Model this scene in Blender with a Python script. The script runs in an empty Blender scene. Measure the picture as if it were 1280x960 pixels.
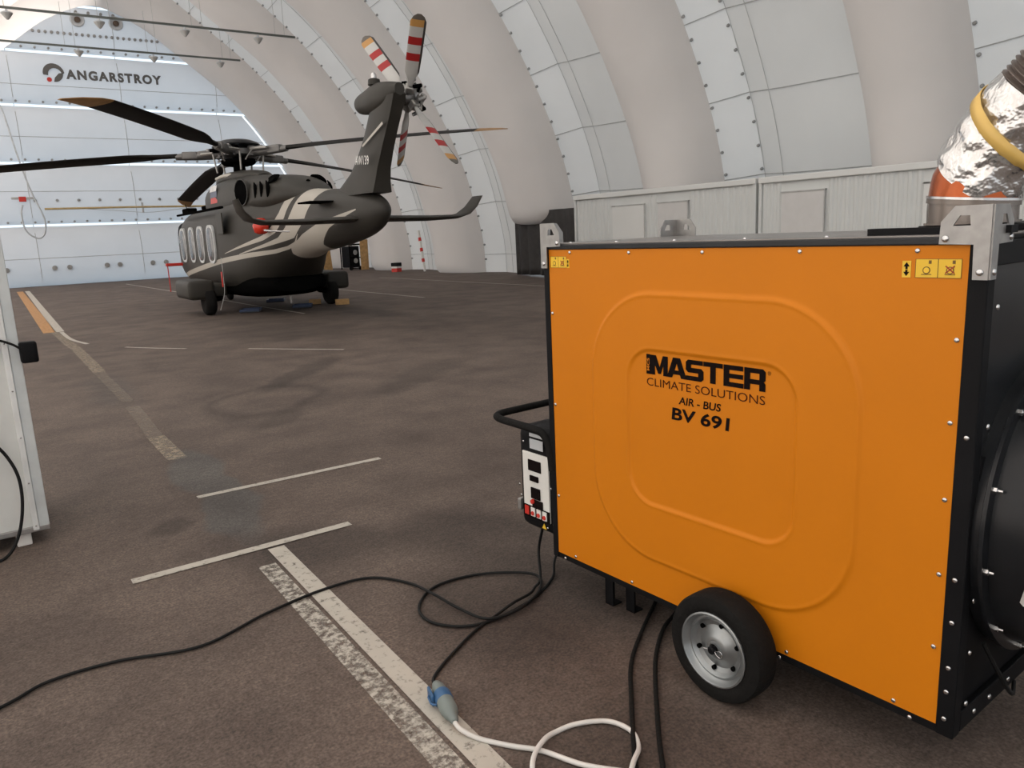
import bpy, bmesh, math, random
from mathutils import Vector, Matrix, Euler
random.seed(7)
S = bpy.context.scene
C = S.collection
PI = math.pi

# ------------------------------------------------------------------ camera, light, exposure
cam_d = bpy.data.cameras.new('camera'); cam = bpy.data.objects.new('camera', cam_d); C.objects.link(cam)
cam_d.sensor_width = 36; cam_d.lens = 36 * 956.1 / 1280; cam_d.clip_end = 300; cam_d.clip_start = 0.05
R_ = Vector((0.82332, -0.56589, -0.04370)); U_ = Vector((0.14663, 0.13769, 0.97956)); F_ = Vector((0.54831, 0.81290, -0.19634))
cam.matrix_world = Matrix(((R_.x, U_.x, -F_.x, 0), (R_.y, U_.y, -F_.y, 0), (R_.z, U_.z, -F_.z, 1.5531), (0, 0, 0, 1)))
S.camera = cam
W = bpy.data.worlds.new('sky'); S.world = W; W.use_nodes = True
bg = W.node_tree.nodes['Background']; bg.inputs[0].default_value = (0.74, 0.88, 1.0, 1); bg.inputs[1].default_value = 2.1
# low sun outside, shining on the left flank and the front of the hangar; it comes in only through the fabric
sun_d = bpy.data.lights.new('sun', 'SUN'); sun = bpy.data.objects.new('sun', sun_d); C.objects.link(sun)
sun_d.energy = 60; sun_d.color = (1.0, .975, .945); sun_d.angle = math.radians(2)
sun.rotation_euler = Vector((0.97, 0.07, -0.20)).to_track_quat('-Z', 'Y').to_euler()
S.view_settings.view_transform = 'Standard'; S.view_settings.look = 'None'; S.view_settings.gamma = 1
S.view_settings.exposure = 0.0

# ------------------------------------------------------------------ helpers
def nodes(m):
    m.use_nodes = True; t = m.node_tree; t.nodes.clear(); return t, t.nodes.new, t.links.new

def mat(name, col, rough=0.6, metal=0.0, vary=0.12, scale=6.0, bump=0.0, bscale=60, coat=0.0, emit=0, spec=0.5):
    m = bpy.data.materials.new(name); t, N, L = nodes(m)
    o = N('ShaderNodeOutputMaterial'); b = N('ShaderNodeBsdfPrincipled'); L(b.outputs[0], o.inputs[0])
    tc = N('ShaderNodeTexCoord'); n = N('ShaderNodeTexNoise'); n.inputs['Scale'].default_value = scale; n.inputs['Detail'].default_value = 5
    L(tc.outputs['Object'], n.inputs['Vector'])
    r = N('ShaderNodeValToRGB'); L(n.outputs['Fac'], r.inputs[0])
    r.color_ramp.elements[0].position = 0.3; r.color_ramp.elements[1].position = 0.7
    r.color_ramp.elements[0].color = (*[c * (1 - vary) for c in col], 1); r.color_ramp.elements[1].color = (*[min(1, c * (1 + vary)) for c in col], 1)
    L(r.outputs[0], b.inputs['Base Color']); b.inputs['Roughness'].default_value = rough; b.inputs['Metallic'].default_value = metal
    b.inputs['Coat Weight'].default_value = coat; b.inputs['Specular IOR Level'].default_value = spec
    if emit:
        b.inputs['Emission Color'].default_value = (*col, 1); b.inputs['Emission Strength'].default_value = emit
    if bump:
        n2 = N('ShaderNodeTexNoise'); n2.inputs['Scale'].default_value = bscale; L(tc.outputs['Object'], n2.inputs['Vector'])
        bp = N('ShaderNodeBump'); bp.inputs['Strength'].default_value = bump; bp.inputs['Distance'].default_value = 0.01
        L(n2.outputs['Fac'], bp.inputs['Height']); L(bp.outputs[0], b.inputs['Normal'])
    return m

def membrane(name, col, tcol, tfac, scale=0.6):
    """coated fabric: reflects diffusely and lets some of the daylight outside through"""
    m = bpy.data.materials.new(name); t, N, L = nodes(m)
    o = N('ShaderNodeOutputMaterial'); d = N('ShaderNodeBsdfDiffuse'); tr = N('ShaderNodeBsdfTranslucent'); mx = N('ShaderNodeMixShader')
    tc = N('ShaderNodeTexCoord'); n = N('ShaderNodeTexNoise'); n.inputs['Scale'].default_value = scale; n.inputs['Detail'].default_value = 3
    L(tc.outputs['Object'], n.inputs['Vector'])
    for c, sh in ((col, d), (tcol, tr)):
        r = N('ShaderNodeValToRGB'); L(n.outputs['Fac'], r.inputs[0])
        r.color_ramp.elements[0].position = 0.3; r.color_ramp.elements[1].position = 0.7
        r.color_ramp.elements[0].color = (*[x * 0.94 for x in c], 1); r.color_ramp.elements[1].color = (*c, 1)
        L(r.outputs[0], sh.inputs['Color'])
    mx.inputs[0].default_value = tfac; L(d.outputs[0], mx.inputs[1]); L(tr.outputs[0], mx.inputs[2]); L(mx.outputs[0], o.inputs[0])
    return m

class MB:
    def __init__(s): s.v = []; s.f = []; s.mi = []
    def add(s, vs, fs, mi=0):
        o = len(s.v); s.v += [tuple(v) for v in vs]; s.f += [tuple(i + o for i in f) for f in fs]; s.mi += [mi] * len(fs); return s
    def box(s, a, b, mi=0, M=None):
        x0, y0, z0 = a; x1, y1, z1 = b
        vs = [Vector(p) for p in ((x0,y0,z0),(x1,y0,z0),(x1,y1,z0),(x0,y1,z0),(x0,y0,z1),(x1,y0,z1),(x1,y1,z1),(x0,y1,z1))]
        if M: vs = [M @ v for v in vs]
        return s.add(vs, [(0,3,2,1),(4,5,6,7),(0,1,5,4),(1,2,6,5),(2,3,7,6),(3,0,4,7)], mi)
    def bbox(s, a, b, r=0.01, mi=0, M=None):
        bm = bmesh.new(); c = [(a[i] + b[i]) / 2 for i in range(3)]; d = [abs(b[i] - a[i]) for i in range(3)]
        bmesh.ops.create_cube(bm, size=1)
        for v in bm.verts: v.co = Vector((c[i] + v.co[i] * d[i] for i in range(3)))
        bmesh.ops.bevel(bm, geom=bm.edges[:], offset=min(r, min(d) * .45), segments=3, affect='EDGES', profile=0.5)
        return s.bm(bm, mi, M)
    def bm(s, bm, mi=0, M=None):
        bm.verts.index_update()
        s.add([(M @ v.co) if M else v.co for v in bm.verts], [[v.index for v in f.verts] for f in bm.faces], mi); bm.free(); return s
    def tube(s, pts, r, n=8, mi=0, cap=True):
        pts = [Vector(p) for p in pts]; rs = r if isinstance(r, (list, tuple)) else [r] * len(pts)
        up = None; rings = []
        for i, p in enumerate(pts):
            d = (pts[min(i + 1, len(pts) - 1)] - pts[max(i - 1, 0)]).normalized()
            if up is None:
                up = Vector((0, 0, 1)) if abs(d.z) < .9 else Vector((1, 0, 0))
            a = d.cross(up).normalized(); up = a.cross(d).normalized()
            rings.append([p + (a * math.cos(t) + up * math.sin(t)) * rs[i] for t in [2 * PI * k / n for k in range(n)]])
        vs = [v for g in rings for v in g]; fs = []
        for i in range(len(rings) - 1):
            for k in range(n): fs.append((i*n+k, i*n+(k+1) % n, (i+1)*n+(k+1) % n, (i+1)*n+k))
        if cap: fs.append(tuple(range(n))[::-1]); fs.append(tuple((len(rings)-1)*n + k for k in range(n)))
        return s.add(vs, fs, mi)
    def lathe(s, prof, n=32, mi=0, M=None, cap=True):
        """prof: (radius, height) about local z"""
        vs = []; fs = []
        for r, h in prof:
            for k in range(n):
                t = 2 * PI * k / n; v = Vector((r * math.cos(t), r * math.sin(t), h)); vs.append(M @ v if M else v)
        for i in range(len(prof) - 1):
            for k in range(n): fs.append((i*n+k, i*n+(k+1) % n, (i+1)*n+(k+1) % n, (i+1)*n+k))
        if cap: fs.append(tuple(range(n))[::-1]); fs.append(tuple((len(prof)-1)*n + k for k in range(n)))
        return s.add(vs, fs, mi)
    def prism(s, poly, h0, h1, M=None, mi=0):
        """poly in local xy, extruded h0..h1 along local z"""
        n = len(poly); vs = [Vector((x, y, h)) for h in (h0, h1) for x, y in poly]
        if M: vs = [M @ v for v in vs]
        return s.add(vs, [tuple(range(n))[::-1], tuple(range(n, 2*n))] + [(i, (i+1) % n, n+(i+1) % n, n+i) for i in range(n)], mi)
    def loft(s, rings, mi=0, cap=True):
        n = len(rings[0]); vs = [v for g in rings for v in g]; fs = []
        for i in range(len(rings) - 1):
            for k in range(n): fs.append((i*n+k, i*n+(k+1) % n, (i+1)*n+(k+1) % n, (i+1)*n+k))
        if cap: fs.append(tuple(range(n))[::-1]); fs.append(tuple((len(rings)-1)*n + k for k in range(n)))
        return s.add(vs, fs, mi)
    def build(s, name, mats, parent=None, smooth=False, fix=True, loc=None):
        me = bpy.data.meshes.new(name); me.from_pydata(s.v, [], s.f)
        mats = mats if isinstance(mats, (list, tuple)) else [mats]
        for m in mats: me.materials.append(m)
        for p, i in zip(me.polygons, s.mi): p.material_index = i
        if fix:
            bm = bmesh.new(); bm.from_mesh(me); bmesh.ops.recalc_face_normals(bm, faces=bm.faces); bm.to_mesh(me); bm.free()
        if smooth:
            me.polygons.foreach_set('use_smooth', [True] * len(me.polygons))
            me.set_sharp_from_angle(angle=math.radians(smooth if smooth > 1 else 38))
        o = bpy.data.objects.new(name, me); C.objects.link(o)
        if parent: o.parent = parent
        if loc: o.location = loc
        return o

def tag(o, label=None, cat=None, group=None, kind=None):
    if label: o['label'] = label
    if cat: o['category'] = cat
    if group: o['group'] = group
    if kind: o['kind'] = kind
    return o
def empty(name, loc=(0, 0, 0), rz=0, rot=None, parent=None):
    o = bpy.data.objects.new(name, None); C.objects.link(o); o.location = loc; o.rotation_euler = rot or (0, 0, rz); o.empty_display_size = .2
    if parent: o.parent = parent
    return o
def inst(src, parent, loc=(0, 0, 0), rot=(0, 0, 0), scale=(1, 1, 1)):
    o = src.copy(); C.objects.link(o); o.parent = parent; o.location = loc; o.rotation_euler = rot; o.scale = scale; return o
def spline(pts, k=8):
    P = [Vector(p) for p in pts]; P = [P[0] * 2 - P[1]] + P + [P[-1] * 2 - P[-2]]; out = []
    for i in range(1, len(P) - 2):
        a, b, c, d = P[i-1:i+3]
        for j in range(k):
            t = j / k; out.append(.5 * ((2*b) + (c-a)*t + (2*a-5*b+4*c-d)*t*t + (3*b-a-3*c+d)*t**3))
    out.append(P[-2]); return out
def lerp(xs, t):
    """piecewise-linear interpolation of rows (key, a, b, ...)"""
    if t <= xs[0][0]: return xs[0][1:]
    for a, b in zip(xs, xs[1:]):
        if t <= b[0]:
            u = (t - a[0]) / (b[0] - a[0]); return [p + (q - p) * u for p, q in zip(a[1:], b[1:])]
    return xs[-1][1:]
def text(name, s, m, parent, M, h, width=None, bold=0.0, ext=0.0008, shear=0.0, space=1.0):
    """lettering as a thin mesh; local x right, y up, starts at the origin; h = cap height"""
    cu = bpy.data.curves.new(name, 'FONT'); cu.body = s; cu.size = 1; cu.offset = bold; cu.extrude = 0; cu.shear = shear; cu.space_character = space
    cu.resolution_u = 4
    tmp = bpy.data.objects.new('tmp', cu); C.objects.link(tmp)
    dg = bpy.context.evaluated_depsgraph_get(); dg.update(); me = bpy.data.meshes.new_from_object(tmp.evaluated_get(dg))
    bpy.data.objects.remove(tmp)
    xs = [v.co.x for v in me.vertices]; ys = [v.co.y for v in me.vertices]
    x0, x1, y0, y1 = min(xs), max(xs), min(ys), max(ys)
    sy = h / (y1 - y0); sx = (width / (x1 - x0)) if width else sy
    for v in me.vertices: v.co = M @ Vector(((v.co.x - x0) * sx, (v.co.y - y0) * sy, 0))
    me.name = name; me.materials.clear(); me.materials.append(m)
    o = bpy.data.objects.new(name, me); C.objects.link(o)
    if parent: o.parent = parent
    return o
def plane_M(origin, xd, yd):
    x = Vector(xd).normalized(); y = Vector(yd).normalized(); z = x.cross(y)
    return Matrix(((x.x, y.x, z.x, origin[0]), (x.y, y.y, z.y, origin[1]), (x.z, y.z, z.z, origin[2]), (0, 0, 0, 1)))

# ------------------------------------------------------------------ materials
M_rib = membrane('ivory_membrane', (.66, .615, .585), (.66, .60, .555), .10)
M_strip = membrane('pale_membrane', (.67, .665, .65), (.68, .66, .63), .11)
M_lite = membrane('light_membrane_band', (.78, .785, .78), (.74, .74, .73), .10)
M_end = membrane('end_wall_membrane', (.66, .67, .68), (.70, .74, .78), .27)
M_front = membrane('front_gate_membrane', (.7, .7, .7), (.85, .88, .90), .30)
M_glow = membrane('single_layer_seam_film', (.9, .95, 1), (.93, .97, 1), .93, 3)
M_welt = mat('seam_welt_grey', (.42, .42, .41), .8)
M_bolt = mat('grommet_grey', (.30, .30, .295), .6)
M_black = mat('black_paint', (.007, .007, .008), .55, vary=.2, spec=.12)
M_blackg = mat('gloss_black_paint', (.012, .013, .015), .28, vary=.2, spec=.3)
M_rubber = mat('rubber', (.009, .0085, .008), .85, spec=.15, bump=.3, bscale=90)
M_orange = mat('orange_powder_coat', (.60, .185, .004), .5, vary=.03, scale=2, spec=.22)
M_yellow = mat('yellow_label', (.80, .50, .03), .5, vary=.04)
M_ink = mat('black_ink', (.006, .003, .003), .7, spec=.08)
M_brownink = mat('brown_ink', (.06, .012, .004), .7, spec=.08)
M_white = mat('white_paint', (.62, .63, .61), .5, vary=.05)
M_whitep = mat('white_plastic', (.72, .71, .68), .5, vary=.05)
M_zinc = mat('zinc_plate', (.36, .35, .34), .45, .75, vary=.12, scale=30)
M_steel = mat('bright_steel', (.62, .62, .62), .25, .95, vary=.1)
M_alu = mat('aluminium_rim', (.33, .345, .35), .38, .8, vary=.08)
M_red = mat('red', (.55, .03, .02), .4, vary=.08)
M_heli = mat('olive_grey_paint', (.034, .031, .026), .5, vary=.05, scale=1.5, spec=.25)
M_dark = mat('near_black', (.004, .004, .004), .9, vary=.2, spec=.0)
M_blade = mat('rotor_blade_black', (.011, .010, .009), .6, vary=.15, spec=.15)
M_tip = mat('rotor_tip_ochre', (.34, .19, .07), .55, vary=.2)
M_beige = mat('beige_stripe', (.46, .43, .38), .5, vary=.05)
M_tarp = mat('black_tarpaulin', (.028, .025, .024), .75, vary=.25, bump=.2, bscale=8)
M_cabin = mat('white_corrugated_sheet', (.60, .615, .605), .55, vary=.04, scale=1.5)
M_cabdoor = mat('cabin_door_white', (.66, .665, .65), .5, vary=.03, scale=1)
M_wood = mat('wood', (.45, .27, .11), .7, vary=.25, scale=9)
M_blue = mat('blue_plastic', (.03, .10, .22), .45)
M_greypl = mat('grey_plastic', (.17, .20, .19), .55)
M_foil = mat('crumpled_foil', (.74, .73, .72), .24, .92, vary=.15, scale=9, bump=.9, bscale=32)
M_copper = mat('amber_band', (.42, .10, .03), .22, .6, vary=.2, scale=5)
M_hose = mat('corrugated_hose', (.17, .14, .125), .4, .55, vary=.15)
M_tape = mat('yellow_tape', (.72, .47, .13), .4, vary=.05)
M_clear = mat('grey_ring', (.20, .17, .15), .25, .4)
M_cord = mat('cord_black', (.008, .008, .008), .6, spec=.2)
M_cordw = mat('cord_white', (.62, .60, .57), .5)
M_rope = mat('rope_grey', (.50, .52, .54), .7)

# floor: asphalt with oil stains, tyre scuffs and aggregate
def asphalt():
    m = bpy.data.materials.new('asphalt'); t, N, L = nodes(m)
    o = N('ShaderNodeOutputMaterial'); b = N('ShaderNodeBsdfPrincipled'); L(b.outputs[0], o.inputs[0]); b.inputs['Roughness'].default_value = .78
    b.inputs['Specular IOR Level'].default_value = .35
    tc = N('ShaderNodeTexCoord')
    def noise(sc, det=4, v=None, rough=.5):
        n = N('ShaderNodeTexNoise'); n.inputs['Scale'].default_value = sc; n.inputs['Detail'].default_value = det; n.inputs['Roughness'].default_value = rough
        L(v or tc.outputs['Object'], n.inputs['Vector']); return n.outputs['Fac']
    def ramp(f, stops, interp='LINEAR'):
        r = N('ShaderNodeValToRGB'); r.color_ramp.interpolation = interp; e = r.color_ramp.elements
        for i, (p, c) in enumerate(stops):
            q = e[i] if i < 2 else e.new(p); q.position = p; q.color = (*c, 1) if not isinstance(c, float) else (c, c, c, 1)
        L(f, r.inputs[0]); return r.outputs[0]
    def mul(a, c, fac=1.0):
        x = N('ShaderNodeMix'); x.data_type = 'RGBA'; x.blend_type = 'MULTIPLY'
        if isinstance(fac, float): x.inputs[0].default_value = fac
        else: L(fac, x.inputs[0])
        L(a, x.inputs[6])
        if isinstance(c, tuple): x.inputs[7].default_value = (*c, 1)
        else: L(c, x.inputs[7])
        return x.outputs[2]
    base = ramp(noise(.35, 6), [(.3, (.106, .080, .067)), (.7, (.140, .108, .091))])
    base = mul(base, ramp(noise(1.6, 5, rough=.6), [(.30, (.62, .60, .60)), (.62, (1.06, 1.05, 1.04))]))
    base = mul(base, ramp(noise(90, 2), [(.3, (.62, .62, .62)), (.7, (1.35, 1.33, 1.30))]))
    base = mul(base, ramp(noise(28, 3), [(.35, (.85, .85, .85)), (.65, (1.12, 1.12, 1.12))]))
    # pale stone chips
    vo = N('ShaderNodeTexVoronoi'); vo.inputs['Scale'].default_value = 55; L(tc.outputs['Object'], vo.inputs['Vector'])
    chip = ramp(vo.outputs['Distance'], [(.0, 1.0), (.16, 0.0)])
    ch2 = ramp(noise(9, 3), [(.52, 0.0), (.66, .55)])
    x = N('ShaderNodeMath'); x.operation = 'MULTIPLY'; L(chip, x.inputs[0]); L(ch2, x.inputs[1])
    mx = N('ShaderNodeMix'); mx.data_type = 'RGBA'; L(x.outputs[0], mx.inputs[0]); L(base, mx.inputs[6]); mx.inputs[7].default_value = (.34, .30, .26, 1); base = mx.outputs[2]
    # distorted coordinate for stain outlines
    nz = N('ShaderNodeTexNoise'); nz.inputs['Scale'].default_value = 1.3; nz.inputs['Detail'].default_value = 5; L(tc.outputs['Object'], nz.inputs['Vector'])
    va = N('ShaderNodeVectorMath'); va.operation = 'MULTIPLY_ADD'; L(nz.outputs['Color'], va.inputs[0]); va.inputs[1].default_value = (.55, .55, 0); L(tc.outputs['Object'], va.inputs[2])
    def spot(x0, y0, rx, ry, rot, dark, soft=.45, ring=False, col=None):
        mp = N('ShaderNodeMapping'); mp.vector_type = 'TEXTURE'; mp.inputs['Location'].default_value = (x0 + .27, y0 + .27, 0); mp.inputs['Rotation'].default_value = (0, 0, rot)
        mp.inputs['Scale'].default_value = (rx, ry, 1); L(va.outputs[0], mp.inputs[0])
        ln = N('ShaderNodeVectorMath'); ln.operation = 'LENGTH'; L(mp.outputs[0], ln.inputs[0])
        if ring: f = ramp(ln.outputs['Value'], [(.55, 0.0), (.78, 1.0), (1.0, 0.0)])
        else: f = ramp(ln.outputs['Value'], [(1 - soft, 1.0), (1.0, 0.0)])
        return mul(base, col or (dark, dark, dark), f)
    for a in ((1.25, 3.65, .55, .38, -.5, .62), (1.7, 2.55, .5, .7, .2, .60), (1.95, 3.3, .45, .6, 0, .66), (4.3, 13.2, 1.2, 1.6, .2, .68), (3.0, 8.9, .22, 1.5, -.7, .62),
              (3.9, 7.6, .35, 1.2, -.9, .68), (5.2, 16.0, 2.2, 2.5, 0, .72), (6.6, 15.2, .5, 2.2, .1, .72), (6.2, 11.4, .5, 2.2, -.35, .90), (7.6, 12.4, .25, 1.6, -.5, .88),
              (2.0, 6.7, .16, .5, -.7, .70), (-.35, 2.5, .12, .05, 0, .5), (1.4, 1.5, .5, .45, 0, .72), (.72, 4.4, .12, .2, 0, .6)):
        base = spot(*a)
    base = spot(2.15, 7.6, .62, .95, -.6, .62, ring=True)
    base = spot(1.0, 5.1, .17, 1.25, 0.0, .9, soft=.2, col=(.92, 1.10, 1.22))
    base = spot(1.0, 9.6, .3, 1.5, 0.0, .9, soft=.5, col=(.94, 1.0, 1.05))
    L(base, b.inputs['Base Color'])
    bp = N('ShaderNodeBump'); bp.inputs['Strength'].default_value = .6; bp.inputs['Distance'].default_value = .004; L(noise(120, 3), bp.inputs['Height']); L(bp.outputs[0], b.inputs['Normal'])
    return m
def paint(name, col, wear=.5, scale=28, soft=.10):
    """road paint worn through to the asphalt in specks"""
    m = bpy.data.materials.new(name); t, N, L = nodes(m)
    o = N('ShaderNodeOutputMaterial'); b = N('ShaderNodeBsdfPrincipled'); b.inputs['Roughness'].default_value = .8
    tr = N('ShaderNodeBsdfTransparent'); mx = N('ShaderNodeMixShader'); tc = N('ShaderNodeTexCoord')
    n = N('ShaderNodeTexNoise'); n.inputs['Scale'].default_value = scale; n.inputs['Detail'].default_value = 8; n.inputs['Roughness'].default_value = .72
    L(tc.outputs['Object'], n.inputs['Vector'])
    r = N('ShaderNodeMapRange'); r.inputs[1].default_value = wear - soft; r.inputs[2].default_value = wear + soft; L(n.outputs['Fac'], r.inputs[0])
    n2 = N('ShaderNodeTexNoise'); n2.inputs['Scale'].default_value = 7; L(tc.outputs['Object'], n2.inputs['Vector'])
    cr = N('ShaderNodeValToRGB'); L(n2.outputs['Fac'], cr.inputs[0]); cr.color_ramp.elements[0].color = (*[c * .8 for c in col], 1); cr.color_ramp.elements[1].color = (*col, 1)
    L(cr.outputs[0], b.inputs['Base Color'])
    L(r.outputs[0], mx.inputs[0]); L(tr.outputs[0], mx.inputs[1]); L(b.outputs[0], mx.inputs[2]); L(mx.outputs[0], o.inputs[0]); return m

# ------------------------------------------------------------------ floor and its painted lines
fl = MB().add([(-30, -30, 0), (45, -30, 0), (45, 60, 0), (-30, 60, 0)], [(0, 1, 2, 3)]).build('floor', asphalt()); tag(fl, kind='structure')
P_solid = paint('line_paint_solid', (.50, .46, .40), .36); P_worn = paint('line_paint_worn', (.50, .46, .40), .49)
P_faint = paint('line_paint_faint', (.40, .33, .25), .52, 20, .2); P_orange = paint('line_paint_orange', (.50, .26, .10), .36, 20, .12)
P_ghost = paint('line_paint_ghost', (.26, .21, .17), .52, 10, .35)
def line(pts, w, m, z=.003, label=None):
    pts = [Vector((*p, z)) for p in pts]; vs = []
    for i, p in enumerate(pts):
        d = (pts[min(i+1, len(pts)-1)] - pts[max(i-1, 0)]).normalized(); n = Vector((-d.y, d.x, 0)) * w / 2; vs += [p + n, p - n]
    o = MB().add(vs, [(2*i, 2*i+1, 2*i+3, 2*i+2) for i in range(len(pts)-1)]).build('painted_line', m, fl)
    if label: tag(o, label)
line([(1.025, 1.2), (1.04, 3.79)], .085, P_solid, label='worn double white line, right band')
line([(.925, 1.2), (.935, 3.6)], .085, P_worn, label='worn double white line, left band')
line([(.367, 3.835), (1.473, 3.85)], .062, P_solid, .004); line([(.90, 4.915), (2.143, 4.905)], .055, P_solid)
line([(.99, 5.95), (.985, 6.8)], .135, P_faint); line([(.985, 6.8), (1.03, 8.3)], .125, P_ghost)
line([(1.04, 8.6), (1.04, 11.0)], .12, P_ghost, .0025); line([(1.05, 11.0), (1.06, 14.2)], .15, P_faint); line([(1.04, 14.2), (1.0, 17.3)], .16, P_faint)
line([(.90, 17.3), (1.12, 37.0)], .22, P_orange, label='orange line'); line([(1.07, 17.3), (1.38, 37.0)], .16, P_solid)
line(spline([(1.09, 17.2, 0), (1.11, 15.6, 0), (1.25, 14.6, 0)], 5) and [(p.x, p.y) for p in spline([(1.09, 17.2, 0), (1.12, 15.6, 0), (1.27, 14.55, 0)], 5)], .07, P_solid, .004)
for seg in ([(1.70, 13.5), (2.04, 12.92), (2.39, 12.42)], [(3.09, 11.57), (3.55, 10.95), (4.07, 10.27)]): line(seg, .05, P_solid)
line([(5.10, 37.5), (5.42, 26.1), (5.45, 20.2), (5.57, 16.1)], .06, P_solid); line([(9.0, 24.5), (9.06, 17.2)], .06, P_solid); line([(12.6, 27.5), (12.87, 16.9)], .06, P_solid)

# ------------------------------------------------------------------ hangar shell: inflated arch ribs and membrane strips between them
CX = 5.8
BASE = [(16.35, -.05), (16.28, 1.2), (16.0, 2.5), (15.62, 3.8), (15.0, 5.2), (14.15, 6.7), (13.05, 8.25), (11.7, 9.7), (10.1, 11.0), (8.1, 12.5), (5.8, 13.3)]
full = [(x, z) for x, z in BASE] + [(2 * CX - x, z) for x, z in BASE[-2::-1]]
dense = [Vector((p.x, p.y)) for p in spline([(x, z, 0) for x, z in full], 10)]
L_ = [0.0]
for a, b in zip(dense, dense[1:]): L_.append(L_[-1] + (b - a).length)
TOT = L_[-1]
def prof(s):
    s = max(0, min(TOT, s)); lo, hi = 0, len(L_) - 2
    while lo < hi:
        m = (lo + hi) // 2
        if L_[m + 1] < s: lo = m + 1
        else: hi = m
    a, b = dense[lo], dense[lo + 1]; t = (s - L_[lo]) / (L_[lo + 1] - L_[lo]); d = (b - a).normalized()
    p = a.lerp(b, t); n = Vector((-d.y, d.x))        # inward normal
    return p, n
def P3(s, y, e): p, n = prof(s); q = p + n * e; return Vector((q.x, y, q.y))
JS = [38.2, 32.0, 25.7, 19.75, 13.55, 7.35, 1.15, -5.05]
BWS = [3.7, 3.0, 3.0, 3.0, 2.45, 2.0, 2.3, 2.3]; DEP = 1.15
NEXT = [JS[0] + 6.2] + JS[:-1]
def fsec(t): return DEP * (max(0, 1 - abs(2 * t - 1) ** 2.1)) ** .5
spans = {'wall_right': (0.0, TOT * .30), 'ceiling': (TOT * .30, TOT * .70), 'wall_left': (TOT * .70, TOT)}
SEAM = [TOT * .5 + k * 1.93 for k in range(-9, 10)]
for nm, (s0, s1) in spans.items():
    root = tag(empty(nm), kind='structure')
    NS = 34; ss = [s0 + (s1 - s0) * i / NS for i in range(NS + 1)]
    bolts = MB(); welts = MB()
    for j, J in enumerate(JS):
        BW = BWS[j]; cut = 1.95 if (j == 3 and nm == 'wall_right') else 0.0       # this rib stops above the doorway curtain
        sl = [s for s in ss if s >= cut]
        if cut: sl = [cut + .001, cut + .08, cut + .2, cut + .4] + [s for s in ss if s > cut + .55]
        elif nm == 'wall_right': sl = [0, .06, .14, .26, .42] + [s for s in ss if s > .5]
        elif nm == 'wall_left': sl = [s for s in ss if s < TOT - .5] + [TOT - .42, TOT - .26, TOT - .14, TOT - .06, TOT]
        if j < len(JS):
            mb = MB(); NT = 20; rings = []
            for s in sl:
                e = min(s - cut if nm != 'wall_left' else 9, TOT - s if nm != 'wall_right' else 9); k = 1.0
                if e < .5: k = .62 + .38 * math.sqrt(max(0, 1 - ((.5 - e) / .5) ** 2))
                rings.append([P3(s, J + BW * i / NT, fsec(i / NT) * k) for i in range(NT + 1)])
            n = NT + 1; vs = [v for r in rings for v in r]
            mb.add(vs, [(i*n+k, i*n+k+1, (i+1)*n+k+1, (i+1)*n+k) for i in range(len(rings)-1) for k in range(NT)])
            if cut: mb.add(rings[0], [tuple(range(n))])
            mb.build('air_rib', M_rib, root, smooth=60)
        # strip on the near side of the rib: light band, then a darker fluted panel
        prev = JS[j + 1] + BWS[j + 1] if j + 1 < len(JS) else -6.5
        sec = [(J, 0, 0), (J - .5, -.18, 0), (J - .95, -.36, 0), (J - 1.0, -.34, 1), (J - 1.6, -.22, 1), (J - 2.1, -.14, 1), (prev, 0, 1)]
        for mi_, mm_, nme in ((0, M_lite, 'membrane_band'), (1, M_strip, 'membrane_panel')):
            ids = [q for q in range(len(sec) - 1) if sec[q][2] == mi_]
            ids = (0, 1) if mi_ == 0 else (2, 3, 4, 5)
            pts = [sec[q] for q in ids] + [sec[ids[-1] + 1]]
            n = len(pts); vs = []
            for s in ss:
                for y, e, _ in pts:
                    w = .02 * math.cos((s - SEAM[0]) / 1.93 * 2 * PI) if y not in (J, prev) else 0
                    vs.append(P3(s, y, e + (.0 - w)))
            MB().add(vs, [(i*n+k, i*n+k+1, (i+1)*n+k+1, (i+1)*n+k) for i in range(len(ss)-1) for k in range(n-1)]).build(nme, mm_, root, smooth=60)
        s = s0
        while s < s1:
            for y, e in ((J - .06, .01), (J - .93, -.30)) if j >= 4 else ((J - .06, .01),):
                c = P3(s, y, e + .0); _, nn = prof(s)
                M = Matrix.Translation(c) @ Vector((nn.x, 0, nn.y)).to_track_quat('Z', 'Y').to_matrix().to_4x4()
                bolts.lathe([(.038, -.03), (.038, .015), (.022, .03), (.016, .05)], 8, M=M)
            s += .56
        for sm in SEAM:
            if s0 <= sm < s1:
                welts.tube([P3(sm, y, e + .012) for y, e, _ in sec], .011, 4)
        welts.tube([P3(s, J - 1.62, -.185) for s in ss], .008, 4); welts.tube([P3(s, J - 1.0, -.315) for s in ss], .008, 4)
    tag(bolts.build('grommet_bolts', M_bolt, root), kind='stuff'); tag(welts.build('seam_welts', M_welt, root), kind='stuff')

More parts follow.
